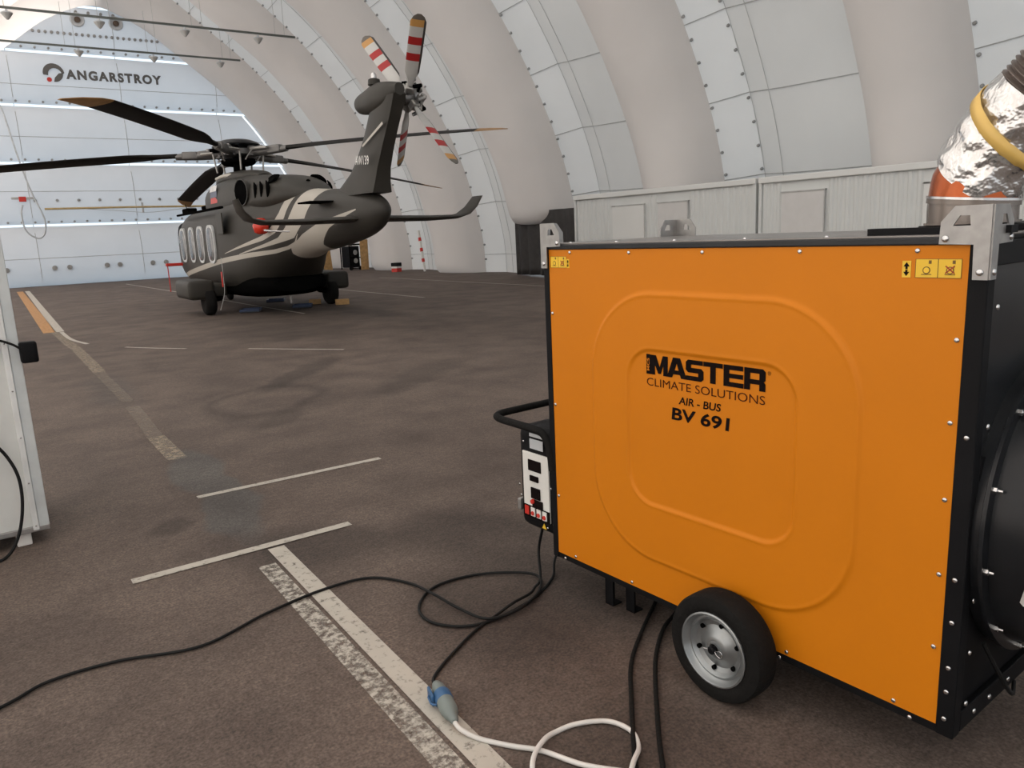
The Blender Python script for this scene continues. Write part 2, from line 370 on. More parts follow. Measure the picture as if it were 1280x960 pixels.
# ------------------------------------------------------------------ end wall of stacked air cushions with daylight in the seams
YE = 41.4
wb = tag(empty('wall_back', (0, 0, 0)), kind='structure')
zs = [0.0, 2.72, 5.45, 7.93, 10.22, 12.3, 14.2]
def bulge(z, a, b, d=.42): t = (z - a) / (b - a); return YE - d * (max(0, 1 - abs(2*t - 1) ** 2.2)) ** .6
for a, b in zip(zs, zs[1:]):
    a2, b2 = a + (.05 if a else 0), b - .05; n = 18; vs = []
    for i in range(n + 1):
        z = a2 + (b2 - a2) * (.5 - .5 * math.cos(PI * i / n))
        for x in (-6.5, 18.2): vs.append((x, bulge(z, a2, b2), z))
    MB().add(vs, [(2*i, 2*i+1, 2*i+3, 2*i+2) for i in range(n)]).build('air_cushion', M_end, wb, smooth=60)
    if a: MB().add([(-6.5, YE + .01, a - .06), (18.2, YE + .01, a - .06), (18.2, YE + .01, a + .06), (-6.5, YE + .01, a + .06)], [(0, 1, 2, 3)]).build('glow_seam', M_glow, wb)
dots = MB(); wl = MB()
Mw = lambda x, y, z: plane_M((x, y, z), (1, 0, 0), (0, 0, 1))
for z in zs[1:-1]:
    x = -5.0
    while x < 16:
        dots.lathe([(.05, -.06), (.05, .05), (.02, .06)], 8, M=Mw(x, YE - .2, z + .14)); x += .52
for z, x0, x1, dx in ((11.0, 2.6, 9.6, .24), (11.95, 3.6, 8.4, .5), (3.80, 2.4, 12, .86)):
    x = x0
    while x < x1: dots.lathe([(.065, -.06), (.065, .05), (.02, .06)], 8, M=Mw(x, YE - .42 if z > 4 else YE - .40, z)); x += dx
for x in (.9, 2.75, 3.35, 4.9, 5.45, 6.9, 7.5, 9.4): dots.lathe([(.11, -.1), (.11, .05), (.03, .06)], 10, M=Mw(x, bulge(.8, 0, 2.7), .8))
for z, in ((8.75,), (6.55,), (4.2,), (1.25,)):
    a = max(q for q in zs if q < z); b = min(q for q in zs if q > z); wl.tube([(-5, bulge(z, a, b) - .003, z), (16.5, bulge(z, a, b) - .003, z)], .012, 4)
for x in (2.2, 6.5, 10.8, 15.1, -2.1):
    pts = []
    for a, b in zip(zs, zs[1:]):
        for i in range(9):
            z = a + .05 + (b - a - .1) * i / 8; pts.append((x, bulge(z, a + .05, b - .05) - .004, z))
    wl.tube(pts, .013, 4)
tag(dots.build('grommet_bolts', M_bolt, wb), kind='stuff'); tag(wl.build('seam_welts', M_welt, wb), kind='stuff')
for x in (5.12, 6.68):
    v = MB().lathe([(.30, 0), (.30, .08), (.26, .10), (.13, .04)], 20, M=plane_M((x, YE - .40, 11.62), (1, 0, 0), (0, 0, 1))).build('round_vent', M_rope, wb)
    MB().lathe([(.125, .02), (.125, .10)], 16, M=plane_M((x, YE - .40, 11.62), (1, 0, 0), (0, 0, 1))).build('vent_core', mat('vent_core_brown', (.10, .07, .05), .7), v)
# arch-shaped emissive strip imitating daylight where the end wall meets the last rib
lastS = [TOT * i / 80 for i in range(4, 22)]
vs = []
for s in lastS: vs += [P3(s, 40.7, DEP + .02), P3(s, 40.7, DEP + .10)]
MB().add(vs, [(2*i, 2*i+1, 2*i+3, 2*i+2) for i in range(len(lastS)-1)]).build('glow_seam', mat('emissive_seam', (.85, .93, 1), .8, vary=0, emit=.9), wb)
# logo on the end wall
yl = YE - .455
text('lettering', 'ANGARSTROY', M_ink2 := mat('grey_print', (.11, .105, .10), .7), wb, plane_M((4.35, yl, 9.06), (1, 0, 0.0), (0, 0, 1)), .42, 3.98, bold=.05, space=1.25)
mb = MB()
def arcpoly(cx, cz, r0, r1, a0, a1, off=(0, 0), n=14):
    o = [(cx + r0 * math.cos(a0 + (a1-a0)*i/n), cz + r0 * math.sin(a0 + (a1-a0)*i/n)) for i in range(n+1)]
    o += [(cx + off[0] + r1 * math.cos(a1 + (a0-a1)*i/n), cz + off[1] + r1 * math.sin(a1 + (a0-a1)*i/n)) for i in range(n+1)]
    return o
ML = plane_M((3.88, yl, 9.27), (1, 0, 0), (0, 0, 1))
mb.prism(arcpoly(0, 0, .42, .27, math.radians(5), math.radians(190), (.05, -.05)), 0, .006, ML)
mb.prism([(.36 * math.cos(a), .36 * math.sin(a)) for a in [math.radians(-95 + 100 * i / 12) for i in range(13)]] + [(.2, .02), (.02, -.18)], 0, .006, ML)
mb.build('emblem', M_ink2, wb); MB().prism([(-.2 + .10*math.cos(a), -.27 + .10*math.sin(a)) for a in [2*PI*i/12 for i in range(12)]], 0, .006, ML).build('emblem_dot', M_red, wb)

wf = tag(MB().add([(-6.5, -7, 0), (18.2, -7, 0), (18.2, -7, 14.2), (-6.5, -7, 14.2)], [(0, 1, 2, 3)]).build('wall_front', M_front), kind='structure')

# yellow bar and rope on the end wall
yb = empty('hanging_bar', (2.7, 40.8, 3.42)); tag(yb, 'long thin yellow bar slung across the lower end wall behind the rotor', 'bar')
MB().tube([(0, 0, 0), (3.4, 0, .02), (7.6, 0, .0)], .045, 8).build('bar', mat('bar_yellow', (.45, .33, .15), .6), yb)
MB().tube(spline([(1.7, 0, -.03), (3.0, 0, -.14), (4.3, 0, -.24), (5.6, 0, -.12), (6.6, 0, -.02)]), .012, 4).build('sling_cord', M_welt, yb)
MB().box((4.0, -.03, -.26), (4.08, .03, .22)).build('bar_clip', M_welt, yb)
tag(MB().tube(spline([(1.65, 41.3, 7.93), (1.75, 40.9, 7.4), (2.05, 40.6, 5.3), (2.3, 40.6, 4.1), (2.62, 40.6, 3.0), (2.55, 40.6, 2.35), (2.25, 40.6, 2.15), (1.85, 40.6, 2.5), (1.78, 40.6, 3.2), (1.88, 40.6, 3.6)]), .035, 6).build('rope', M_rope, None, smooth=60),
    'pale looped rope hanging down the left of the end wall', 'rope')
sg = empty('valve_fitting', (1.9, 40.85, 3.85)); tag(sg, 'small red and grey valve fitting at the top of the rope loop', 'valve')
MB().bbox((-.12, -.05, -.1), (.16, .05, .12), .02).build('valve_body', M_red, sg); MB().bbox((-.4, -.04, .0), (.5, 0, .1), .02).build('valve_pipe', M_welt, sg)

# cable rails with lamps
def rail(y, z, x1, lamps, label):
    r = empty('cable_rail', (x1, y, z)); tag(r, label, 'rail', 'cable rails under the roof')
    L0 = -(x1 + 3.5)
    MB().box((L0, -.03, -.03), (0, .03, .04)).build('rail', M_welt2, r)
    hang = MB()
    xx = -.4
    k = 0
    while xx > L0:
        top = z + 2; 
        hang.tube([(xx, 0, 0), (xx, 0, 1.6 if k % 2 else 2.3)], .008, 4); xx -= (.35 if k % 2 == 0 else 2.6); k += 1
    tag(hang.build('hanger_wires', M_welt, r), kind='stuff')
    for lx in lamps:
        lp = empty('pendant_lamp', (lx, y, z - .04)); o_n = {4: ('leftmost', 'second from left', 'third from left', 'rightmost'), 3: ('leftmost', 'middle', 'rightmost')}[len(lamps)][lamps.index(lx)]
        tag(lp, f'small grey cone lamp under the {"nearer" if y < 33 else "farther"} cable rail, {o_n} of its row', 'lamp', 'cone lamps on the cable rails')
        MB().lathe([(.03, 0), (.04, -.06), (.17, -.10), (.17, -.13)], 20).build('lamp_rim', M_rope, lp)
        MB().lathe([(.165, -.13), (.09, -.24), (.03, -.31)], 20).build('lamp_shade', M_welt, lp); 
    return r
M_welt2 = mat('rail_steel', (.12, .13, .12), .4, .5)
rail(29.9, 9.05, 11.0, (1.8, 4.38, 7.05, 9.6), 'nearer dark steel cable rail hanging below the arched roof')
rail(35.6, 9.3, 10.55, (4.35, 7.05, 9.7), 'farther dark steel cable rail hanging before the end wall')

# ------------------------------------------------------------------ doorway curtain
n = 70; vs = []
for j in range(9):
    z = 2.15 * (1 - j / 8)
    for i in range(n + 1):
        t = i / n; y = 22.75 - 4.9 * t; x = 15.78 - .55 * math.sin(min(1, t * 1.3) * PI * .5) + .09 * math.sin(t * 38 + .6 * math.sin(t * 9)) * (.35 + .65 * (j / 8)) + .05 * (j / 8) * math.sin(t * 13)
        vs.append((x, y, max(.004, z + .06 * math.sin(t * 3.1) - .05 * math.sin(t * 3.14) * (1 - j / 8))))
tp = MB().add(vs, [(j*(n+1)+i, j*(n+1)+i+1, (j+1)*(n+1)+i+1, (j+1)*(n+1)+i) for j in range(8) for i in range(n)])
tp = tp.build('curtain', M_tarp, None, smooth=60); tag(tp, 'black tarpaulin curtain hanging to the floor left of the white cabins', 'curtain')
md = tp.modifiers.new('thick', 'SOLIDIFY'); md.thickness = .01

# ------------------------------------------------------------------ white site cabins along the right wall
def cabin(y1, y0, openings, label):
    c = empty('site_cabin', (12.4, y0, 0)); tag(c, label, 'cabin', 'white site cabins along the right side'); Ln = y1 - y0; Hh = 2.33
    MB().box((.05, .03, .0), (2.3, Ln - .03, Hh - .03)).build('cabin_body', M_cabin, c)
    y = .06; first = None
    while y < Ln - .1:                                   # raised ribs of the sheet
        if not any(a - .1 < y < b + .02 for a, b, *_ in openings):
            if first is None: first = MB().add([(.05, 0, .05), (.03, .025, .05), (.03, .075, .05), (.05, .10, .05), (.05, 0, Hh - .12), (.03, .025, Hh - .12), (.03, .075, Hh - .12), (.05, .10, Hh - .12)],
                   [(0, 1, 5, 4), (1, 2, 6, 5), (2, 3, 7, 6), (4, 5, 6, 7), (0, 3, 2, 1), (0, 4, 7, 3)]).build('sheet_rib', M_cabin, c, loc=(0, y, 0))
            else: inst(first, c, (0, y, 0))
        y += .155
    MB().bbox((-.02, 0, Hh - .11), (2.35, Ln, Hh), .015).build('roof_rim', M_cabdoor, c)
    for yy in (0, Ln - .07): MB().bbox((0, yy, 0), (.08, yy + .07, Hh - .1), .01).build('corner_post', M_cabin, c)
    MB().bbox((-.005, .08, 0), (.06, Ln - .08, .12), .01).build('floor_rail', M_cabin, c)
    for a, b, z0, z1, kind in openings:
        if kind == 'door':
            d = MB().bbox((.0, a, z0), (.06, b, z1), .008).build('door', M_cabdoor, c); MB().bbox((-.05, a + .08, 1.0), (0, a + .2, 1.05), .01).build('door_handle', M_black, d)
            MB().box((-.012, b - .1, z1 - .01), (.05, b + .015, z1 + .015)).box((-.006, a - .015, z0), (.0, a + .004, z1)).box((-.012, a, z1), (.05, b, z1 + .02)).build('door_frame', M_welt, d)
        else:
            d = MB().bbox((.0, a, z0), (.05, b, z1), .008).build('window_cover', mat('cover_grey_white', (.58, .57, .56), .6, vary=.03), c)
            MB().box((-.012, a - .02, z1), (.05, b + .02, z1 + .022)).box((-.008, a - .02, z0), (.0, a, z1)).build('cover_frame', M_welt, d)
    return c
cabin(15.27, 9.76, [(12.79 - 9.76, 13.85 - 9.76, .1, 2.0, 'door'), (11.5 - 9.76, 12.37 - 9.76, 1.0, 2.0, 'window')], 'white corrugated site cabin with door, standing farther away beside the black curtain')
cabin(9.70, 4.2, [(8.3 - 4.2, 9.18 - 4.2, 1.0, 2.02, 'window'), (5.7 - 4.2, 6.55 - 4.2, .1, 2.0, 'door')], 'nearer white corrugated site cabin behind the air duct')

# ------------------------------------------------------------------ small things at the foot of the far ribs
rk = empty('generator', (15.0, 35.9, 0), .35); tag(rk, 'small black framed generator standing between the far wall ribs', 'generator')
MB().bbox((-.32, -.3, .12), (.32, .3, 1.15), .05).build('generator_body', M_black, rk)
fr = MB()
for x in (-.36, .36):
    fr.tube([(x, -.34, .05), (x, -.34, 1.25), (x, .3, 1.25), (x, .3, .05)], .03, 6)
for z in (.08, 1.22, .6): fr.tube([(-.36, -.35, z), (.36, -.35, z)], .025, 6)
fr.build('frame', M_dark, rk)
for z, r in ((.85, .12), (.45, .12)): MB().lathe([(r, 0), (r, .03), (r * .5, .04)], 16, M=plane_M((0, -.33, z), (1, 0, 0), (0, 0, 1))).build('gauge', M_welt, rk)
for x in (-.3, .3): MB().lathe([(.09, -.04), (.09, .04)], 14, M=Matrix.Translation((x, -.3, .09)) @ Matrix.Rotation(PI/2, 4, 'Y')).build('wheel', M_rubber, rk)
tag(MB().bbox((-.22, -.02, 0), (.22, .02, 1.75), .005, M=Matrix.Translation((14.35, 37.3, 0)) @ Matrix.Rotation(-.06, 4, 'Y')).build('board', M_wood), 'upright tan board left of the black generator', 'board')
tag(MB().bbox((-.2, -.02, 0), (.2, .02, 1.45), .005, M=Matrix.Translation((15.45, 35.3, 0)) @ Matrix.Rotation(.02, 4, 'Y')).build('board', M_wood), 'tan board leaning to the right of the black generator', 'board')
bar = empty('barrier_pole', (15.55, 29.3, 0), rot=(math.radians(-12), 0, 0)); tag(bar, 'red and white pole leaning between two wall ribs', 'pole')
for i in range(9): MB().bbox((-.05, -.05, .42 + i * .15), (.05, .05, .57 + i * .15), .008).build('pole_band', M_red if i % 3 == 0 else M_whitep, bar)
MB().bbox((-.04, -.04, .02), (.04, .04, .42), .005).build('pole_foot', M_whitep, bar)
bx = empty('red_white_box', (15.0, 30.9, 0), .4); bx.scale = (.8, .8, .8); tag(bx, 'small red and white box on the floor by the rib feet', 'box')
MB().bbox((-.2, -.2, 0), (.2, .2, .2), .02).build('box_base', M_red, bx); MB().bbox((-.2, -.2, .2), (.2, .2, .45), .02).build('box_top', M_whitep, bx); MB().bbox((-.21, -.21, .3), (.21, .21, .5), .02).build('lid', M_black, bx)

# ------------------------------------------------------------------ helicopter
H = empty('helicopter', (5.48, 19.5, 0)); tag(H, 'dark olive helicopter with beige stripes parked on three wheels', 'helicopter')
def sring(y, zb, zt, hw, e=2.4, n=44, cx=0, zc=None, x2=None):
    zc = (zb + zt) / 2 if zc is None else zc; out = []
    for k in range(n):
        t = 2 * PI * k / n; c, s = math.cos(t), math.sin(t)
        x = math.copysign(abs(c) ** (2 / e), c) * hw; z = math.copysign(abs(s) ** (2 / e), s)
        z = zc + z * ((zt - zc) if z > 0 else (zc - zb)); out.append(Vector((cx + x, y, z)))
    return out
def stations(rows, step=.12):
    """rows (y, zb, zt, hw, e) -> smoothed dense rows"""
    P = rows; out = []
    for i in range(len(P) - 1):
        a = P[max(i-1, 0)]; b = P[i]; c = P[i+1]; d = P[min(i+2, len(P)-1)]
        k = max(2, int(abs(c[0] - b[0]) / step))
        for j in range(k):
            t = j / k
            def cr(q):
                m1 = (c[q] - a[q]) / (c[0] - a[0]) * (c[0] - b[0]); m2 = (d[q] - b[q]) / (d[0] - b[0]) * (c[0] - b[0])
                return (2*t**3 - 3*t*t + 1)*b[q] + (t**3 - 2*t*t + t)*m1 + (-2*t**3 + 3*t*t)*c[q] + (t**3 - t*t)*m2
            out.append([b[0] + (c[0] - b[0]) * t] + [cr(q) for q in range(1, 5)])
    out.append(list(P[-1])); return out
def livery():
    m = bpy.data.materials.new('olive_livery'); t, N, L = nodes(m)
    o = N('ShaderNodeOutputMaterial'); b = N('ShaderNodeBsdfPrincipled'); L(b.outputs[0], o.inputs[0]); b.inputs['Roughness'].default_value = .5; b.inputs['Specular IOR Level'].default_value = .25
    tc = N('ShaderNodeTexCoord'); sp = N('ShaderNodeSeparateXYZ'); L(tc.outputs['Object'], sp.inputs[0])
    y0, y1, z0, z1 = -8.0, 3.0, .5, 2.7
    ny = N('ShaderNodeMapRange'); ny.inputs[1].default_value = y0; ny.inputs[2].default_value = y1; L(sp.outputs[1], ny.inputs[0])
    def curve(pts):
        c = N('ShaderNodeFloatCurve'); cu = c.mapping.curves[0]; pts = sorted(pts)
        for i, (y, z) in enumerate(pts):
            a, q = (y - y0) / (y1 - y0), (z - z0) / (z1 - z0)
            p = cu.points[i] if i < 2 else cu.points.new(a, q)
            p.location = (a, q); p.handle_type = 'VECTOR'
        c.mapping.update(); L(ny.outputs[0], c.inputs['Value'])
        mr = N('ShaderNodeMapRange'); mr.inputs[3].default_value = z0; mr.inputs[4].default_value = z1; mr.clamp = False; L(c.outputs[0], mr.inputs[0]); return mr.outputs[0]
    def math_(op, a, b_):
        x = N('ShaderNodeMath'); x.operation = op
        for i, q in enumerate((a, b_)):
            if isinstance(q, float): x.inputs[i].default_value = q
            else: L(q, x.inputs[i])
        return x.outputs[0]
    def band(up, lo, ya, yb):
        f = math_('MULTIPLY', math_('LESS_THAN', sp.outputs[2], curve(up)), math_('GREATER_THAN', sp.outputs[2], curve(lo)))
        return math_('MULTIPLY', f, math_('MULTIPLY', math_('GREATER_THAN', sp.outputs[1], ya), math_('LESS_THAN', sp.outputs[1], yb)))
    bands = [
        band([(2.9, .78), (.4, 1.03), (-1.9, 1.25), (-3, 1.34), (-3.9, 1.39), (-4.4, 1.45), (-4.75, 1.53), (-5.0, 1.68)], [(2.9, .68), (.4, .92), (-1.9, 1.14), (-3, 1.24), (-3.9, 1.31), (-4.4, 1.39), (-4.75, 1.49), (-5.0, 1.66)], -5.0, 2.9),
        band([(-1.9, 1.34), (-3.6, 1.68), (-4.0, 1.84), (-4.35, 2.10), (-4.75, 2.7)], [(-1.9, 1.33), (-3.6, 1.58), (-4.15, 1.72), (-4.55, 1.98), (-5.05, 2.7)], -5.05, -1.9),
        band([(-2.6, 1.32), (-4.2, 1.62), (-4.55, 1.80), (-4.85, 2.1), (-5.25, 2.7)], [(-2.6, 1.31), (-4.2, 1.52), (-4.8, 1.60), (-5.4, 1.90), (-6.15, 2.7)], -6.15, -2.6),
        band([(-4.35, 1.3), (-4.5, 1.44), (-5.2, 1.66), (-6.0, 1.84), (-7.4, 2.02)], [(-4.35, .9), (-5.6, 1.0), (-5.75, 1.45), (-6.4, 1.74), (-7.4, 2.0)], -7.4, -4.35)]
    f = bands[0]
    for q in bands[1:]: f = math_('MAXIMUM', f, q)
    n = N('ShaderNodeTexNoise'); n.inputs['Scale'].default_value = 1.4; L(tc.outputs['Object'], n.inputs['Vector'])
    cr = N('ShaderNodeValToRGB'); L(n.outputs['Fac'], cr.inputs[0]); cr.color_ramp.elements[0].color = (.031, .028, .024, 1); cr.color_ramp.elements[1].color = (.037, .034, .029, 1)
    mx = N('ShaderNodeMix'); mx.data_type = 'RGBA'; L(f, mx.inputs[0]); L(cr.outputs[0], mx.inputs[6]); mx.inputs[7].default_value = (.44, .41, .36, 1)
    L(mx.outputs[2], b.inputs['Base Color']); return m
rows = [(-8.0, 1.93, 2.02, .03, 2), (-7.93, 1.84, 2.11, .12, 2), (-7.66, 1.68, 2.24, .22, 2), (-7.15, 1.55, 2.34, .31, 2.1), (-6.5, 1.46, 2.40, .38, 2.2), (-5.6, 1.36, 2.46, .44, 2.2), (-4.9, 1.30, 2.52, .49, 2.3),
        (-4.3, 1.18, 2.58, .58, 2.4), (-3.6, .92, 2.6, .70, 2.8), (-3.0, .62, 2.58, .84, 3.4), (-2.4, .44, 2.54, .97, 3.8), (-1.5, .42, 2.48, 1.09, 3.8), (0, .42, 2.46, 1.12, 3.8), (1.6, .42, 2.44, 1.11, 3.8),
        (2.6, .45, 2.36, 1.04, 3.4), (3.3, .52, 2.12, .93, 3), (4.0, .62, 1.76, .74, 2.6), (4.6, .74, 1.48, .50, 2.3), (5.0, .88, 1.30, .26, 2.1), (5.12, .98, 1.18, .06, 2)]
fus = MB().loft([sring(*r) for r in stations(rows)]).build('fuselage', livery(), H, smooth=60)
# engine and gearbox cowling
rows = [(-5.1, 2.30, 2.50, .22, 2), (-4.6, 2.2, 2.68, .48, 2.2), (-3.9, 2.1, 2.84, .68, 2.5), (-3.0, 2.05, 2.93, .78, 2.6), (-2.0, 2.0, 3.0, .82, 2.6), (-1.0, 2.0, 3.04, .84, 2.6), (0, 2.0, 3.04, .80, 2.6), (.7, 2.05, 2.98, .72, 2.5), (1.15, 2.15, 2.84, .56, 2.4), (1.5, 2.3, 2.6, .3, 2.2)]
cw = MB().loft([sring(*r) for r in stations(rows)]).build('engine_cowling', M_heli, H, smooth=60)
rows = [(-1.9, 2.9, 3.05, .16, 2), (-1.4, 2.9, 3.16, .34, 2.2), (-.5, 2.9, 3.22, .45, 2.4), (.3, 2.9, 3.22, .46, 2.4), (.9, 2.85, 3.1, .36, 2.2), (1.3, 2.7, 2.9, .2, 2)]
MB().loft([sring(*r) for r in stations(rows)]).build('gearbox_fairing', M_heli, H, smooth=60)
MB().loft([sring(*r) for r in stations([(-1.0, 3.0, 3.17, .37, 2.4), (-.2, 3.03, 3.195, .49, 2.6), (.5, 3.02, 3.18, .47, 2.6)])]).build('fairing_band', M_beige, H, smooth=60)
def oval_at(x, y, z, ry, rz, d, name, m, par=H, e=2.0, lean=0, n=28, inner=None):
    """disc standing in the y-z plane on the side of the body"""
    s = math.copysign(1, x); mb = MB()
    def ring(k, dx): return [Vector((x + s * dx + lean * math.sin(t) * rz * k * -s, y + math.copysign(abs(math.cos(t)) ** (2/e), math.cos(t)) * ry * k, z + math.copysign(abs(math.sin(t)) ** (2/e), math.sin(t)) * rz * k)) for t in [2*PI*i/n for i in range(n)]]
    if inner: rs = [ring(1, -.06), ring(1, d), ring(inner, d), ring(inner, -.02)]; mb.loft(rs, cap=False)
    else: rs = [ring(1, -.06), ring(1, d), ring(.9, d + .012)]; mb.loft(rs)
    return mb.build(name, m, par, smooth=50)
for s in (-1, 1):
    oval_at(s * .785, -2.75, 2.58, .46, .25, .012, 'engine_intake_hole', M_dark, H)
    oval_at(s * .785, -2.75, 2.58, .49, .275, .02, 'intake_rim', M_heli, H, inner=.94)
    oval_at(s * .50, -3.9, 2.76, .26, .10, .015, 'exhaust_hole', M_dark, H, lean=.9)
    for k in range(3):
        mb = MB(); yy = -3.55 - k * .27; xx = s * (.775 - .04 * k)
        mb.tube([(xx - s * (.045 + .02 * abs(q)), yy - .12 * (1 - q * q) + .10, 2.56 + q * .17) for q in (-1, -.6, -.2, .2, .6, 1)], [.012, .035, .042, .042, .035, .012], 6)
        mb.build('cooling_slot', M_dark, H, smooth=60)
    # cabin windows with pale rims
    for a, b in ((-1.42, -.74), (-.42, .22), (.5, 1.12), (1.45, 2.1)):
        w = oval_at(s * 1.118, (a+b)/2, 1.55, (b-a)/2 - .03, .40, .006, 'cabin_window', mat('window_glass', (.10, .105, .11), .15, vary=.3, scale=3), H, e=3)
        oval_at(s * 1.118, (a+b)/2, 1.55, (b-a)/2, .43, .014, 'window_rim', mat('window_rim_grey', (.50, .51, .51), .4), w, e=3, inner=.86)
    MB().bbox((s * 1.09, -2.4, 2.28), (s * 1.16, 2.0, 2.33), .015).build('door_rail', M_dark, H)
    MB().bbox((s * 1.10, -2.25, 1.75), (s * 1.125, -1.75, 2.2), .01).build('access_panel', M_heli, H)
    MB().tube([(s * .62, -4.42, 1.73), (s * .9, -4.42, 1.78), (s * .95, -4.6, 1.76), (s * .92, -4.9, 1.74), (s * .6, -5.0, 1.72)], .015, 6).build('tail_step', M_steel, H)
    # landing gear fairing, leg and wheel
    sp = MB().bbox((s * 1.30, -1.75, .36), (s * 1.86, -.35, .78), .09).build('gear_fairing', M_heli, H, smooth=50)
    MB().bbox((s * 1.0, -1.6, .40), (s * 1.45, -.6, .68), .06).build('gear_arm_housing', M_heli, H, smooth=50)
    MB().tube([(s * 1.12, -1.2, .60), (s * 1.2, -1.5, .33), (s * 1.42, -1.55, .31)], .05, 8).tube([(s * 1.1, -.7, .62), (s * 1.16, -1.5, .33)], .035, 8).build('gear_leg', M_dark, H, smooth=60)
    wh = empty('main_wheel', (s * 1.42, -1.55, .31), parent=H)
    Mx = Matrix.Rotation(PI/2, 4, 'Y')
    MB().lathe([(.16, -.10), (.26, -.115), (.305, -.08), (.312, 0), (.305, .08), (.26, .115), (.16, .10)], 32, M=Mx).build('tyre', M_rubber, wh, smooth=50)
    MB().lathe([(.15, -.09), (.13, -.05), (.05, -.06), (.04, -.10), (.04, .10), (.05, .06), (.13, .05), (.15, .09)], 24, M=Mx).build('wheel_hub', M_dark, wh, smooth=50)
    # nose gear pair
    MB().lathe([(.08, -.05), (.17, -.06), (.205, -.03), (.205, .03), (.17, .06), (.08, .05)], 24, M=Matrix.Translation((s * .14, 2.75, .2)) @ Mx).build('nose_wheel', M_rubber, H, smooth=50)
    # cockpit glazing and mirror
    MB().loft([sring(y, a, b, hw, e) for y, a, b, hw, e in ((2.45, 1.45, 2.2, 1.075, 4), (2.9, 1.4, 2.1, 1.015, 4), (3.35, 1.35, 1.95, .93, 4))]).build('cockpit_side_glass', mat('cockpit_glass', (.05, .055, .06), .1, vary=.2), H, smooth=50) if s > 0 else None
MB().tube([(0, 2.7, .55), (0, 2.75, .2)], .05, 8).tube([(-.16, 2.75, .2), (.16, 2.75, .2)], .03, 8).build('nose_gear_leg', M_dark, H)
# belly pod under the tail ramp
MB().loft([sring(*r) for r in stations([(-3.4, .50, .80, .5, 2.6), (-3.0, .40, .9, .78, 3), (-2.0, .34, .9, .9, 3.4), (0, .33, .9, .9, 3.4), (1.5, .38, .9, .8, 3), (2.0, .45, .8, .5, 2.4)])]).build('belly_tank', M_dark, H, smooth=60)
MB().tube([(.1, -2.6, .36), (.1, -2.6, .18)], [.04, .03], 8).build('belly_drain', M_steel, H)
# fin (swept up and back)
def airfoil(y0, y1, z, th, lean=0, n=12):
    c = y0 - y1; up = []
    for i in range(n + 1):
        t = i / n; h = th * (1.5 * math.sqrt(t) * (1 - t) ** .8 + .75 * t); up.append((y0 - c * t, h))
    pts = [Vector((h + lean, y, z)) for y, h in up] + [Vector((-h + lean, y, z)) for y, h in up[::-1][:-1]]
    return pts
fin = [(-5.55, -7.9, 2.25, .22), (-6.25, -7.95, 2.42, .18), (-6.75, -8.03, 2.62, .155), (-7.08, -8.18, 2.85, .14), (-7.38, -8.38, 3.12, .13), (-7.62, -8.6, 3.4, .13), (-7.8, -8.75, 3.62, .14)]
MB().loft([airfoil(*r) for r in fin]).build('tail_fin', M_heli, H, smooth=50)
rows = [(-7.28, 3.60, 3.74, .06, 2), (-7.36, 3.52, 3.80, .13, 2), (-7.7, 3.47, 3.84, .17, 2.2), (-8.1, 3.44, 3.88, .20, 2.2), (-8.45, 3.48, 3.84, .17, 2.2), (-8.75, 3.6, 3.78, .08, 2)]
MB().loft([sring(*r) for r in stations(rows, .06)]).build('tail_gearbox_fairing', M_heli, H, smooth=60)
MB().tube([(0, -8.0, 3.66), (.25, -8.0, 3.68), (.42, -8.0, 3.70)], [.22, .19, .12], 20).build('tail_drive_housing', M_heli, H, smooth=60)
MB().lathe([(.10, 0), (.09, .08), (.05, .10)], 16, M=Matrix.Translation((-.05, -8.0, 3.86))).build('beacon_base', M_heli, H, smooth=50)
MB().lathe([(.045, 0), (.045, .05), (.025, .08)], 12, M=Matrix.Translation((-.05, -8.0, 3.96))).build('beacon_light', M_steel, H, smooth=50)
MB().add([(-.165, -7.62, 3.0), (-.165, -8.42, 3.26), (-.165, -8.44, 3.22), (-.165, -7.64, 2.97)], [(0, 1, 2, 3)]).build('fin_stripe', M_beige, H)
text('lettering', 'AW139', M_whitep, H, plane_M((-.185, -7.35, 2.72), (-.06, -1, -.08), (.05, .25, 1)), .15, .62, bold=.015, shear=.2, space=1.15)
# stabiliser with upturned tips
def stab_ring(x, y, z, c, th, dx=0, dz=1, n=16):
    pts = []
    for k in range(n):
        t = 2*PI*k/n; u = math.cos(t); v = math.sin(t)
        pts.append(Vector((x + dx * v * th, y + u * c / 2, z + dz * v * th * (1 if u < 0 else .8))))
    return pts
for s in (-1, 1):
    R = [stab_ring(0, -7.1, 1.86, .72, .06), stab_ring(s * 1.2, -7.1, 1.84, .66, .05), stab_ring(s * 1.75, -7.1, 1.85, .60, .04, -s * .3), stab_ring(s * 1.95, -7.13, 1.90, .55, .035, -s * .7, .7), stab_ring(s * 2.08, -7.2, 2.02, .46, .03, -s * .9, .4), stab_ring(s * 2.17, -7.3, 2.20, .36, .022, -s, .2)]
    MB().loft(R).build('stabiliser', M_heli, H, smooth=50)
MB().bbox((-.75, -6.6, 2.17), (-.3, -6.0, 2.20), .01).build('boom_strake', M_dark, H)
red = empty('red_cover', (-.80, -3.9, 1.86), parent=H)
MB().lathe([(.01, .16), (.08, .15), (.13, .1), (.16, 0), (.13, -.12), (.06, -.16)], 20).build('cover_shell', mat('red_cover_gloss', (.62, .04, .02), .25), red, smooth=60)
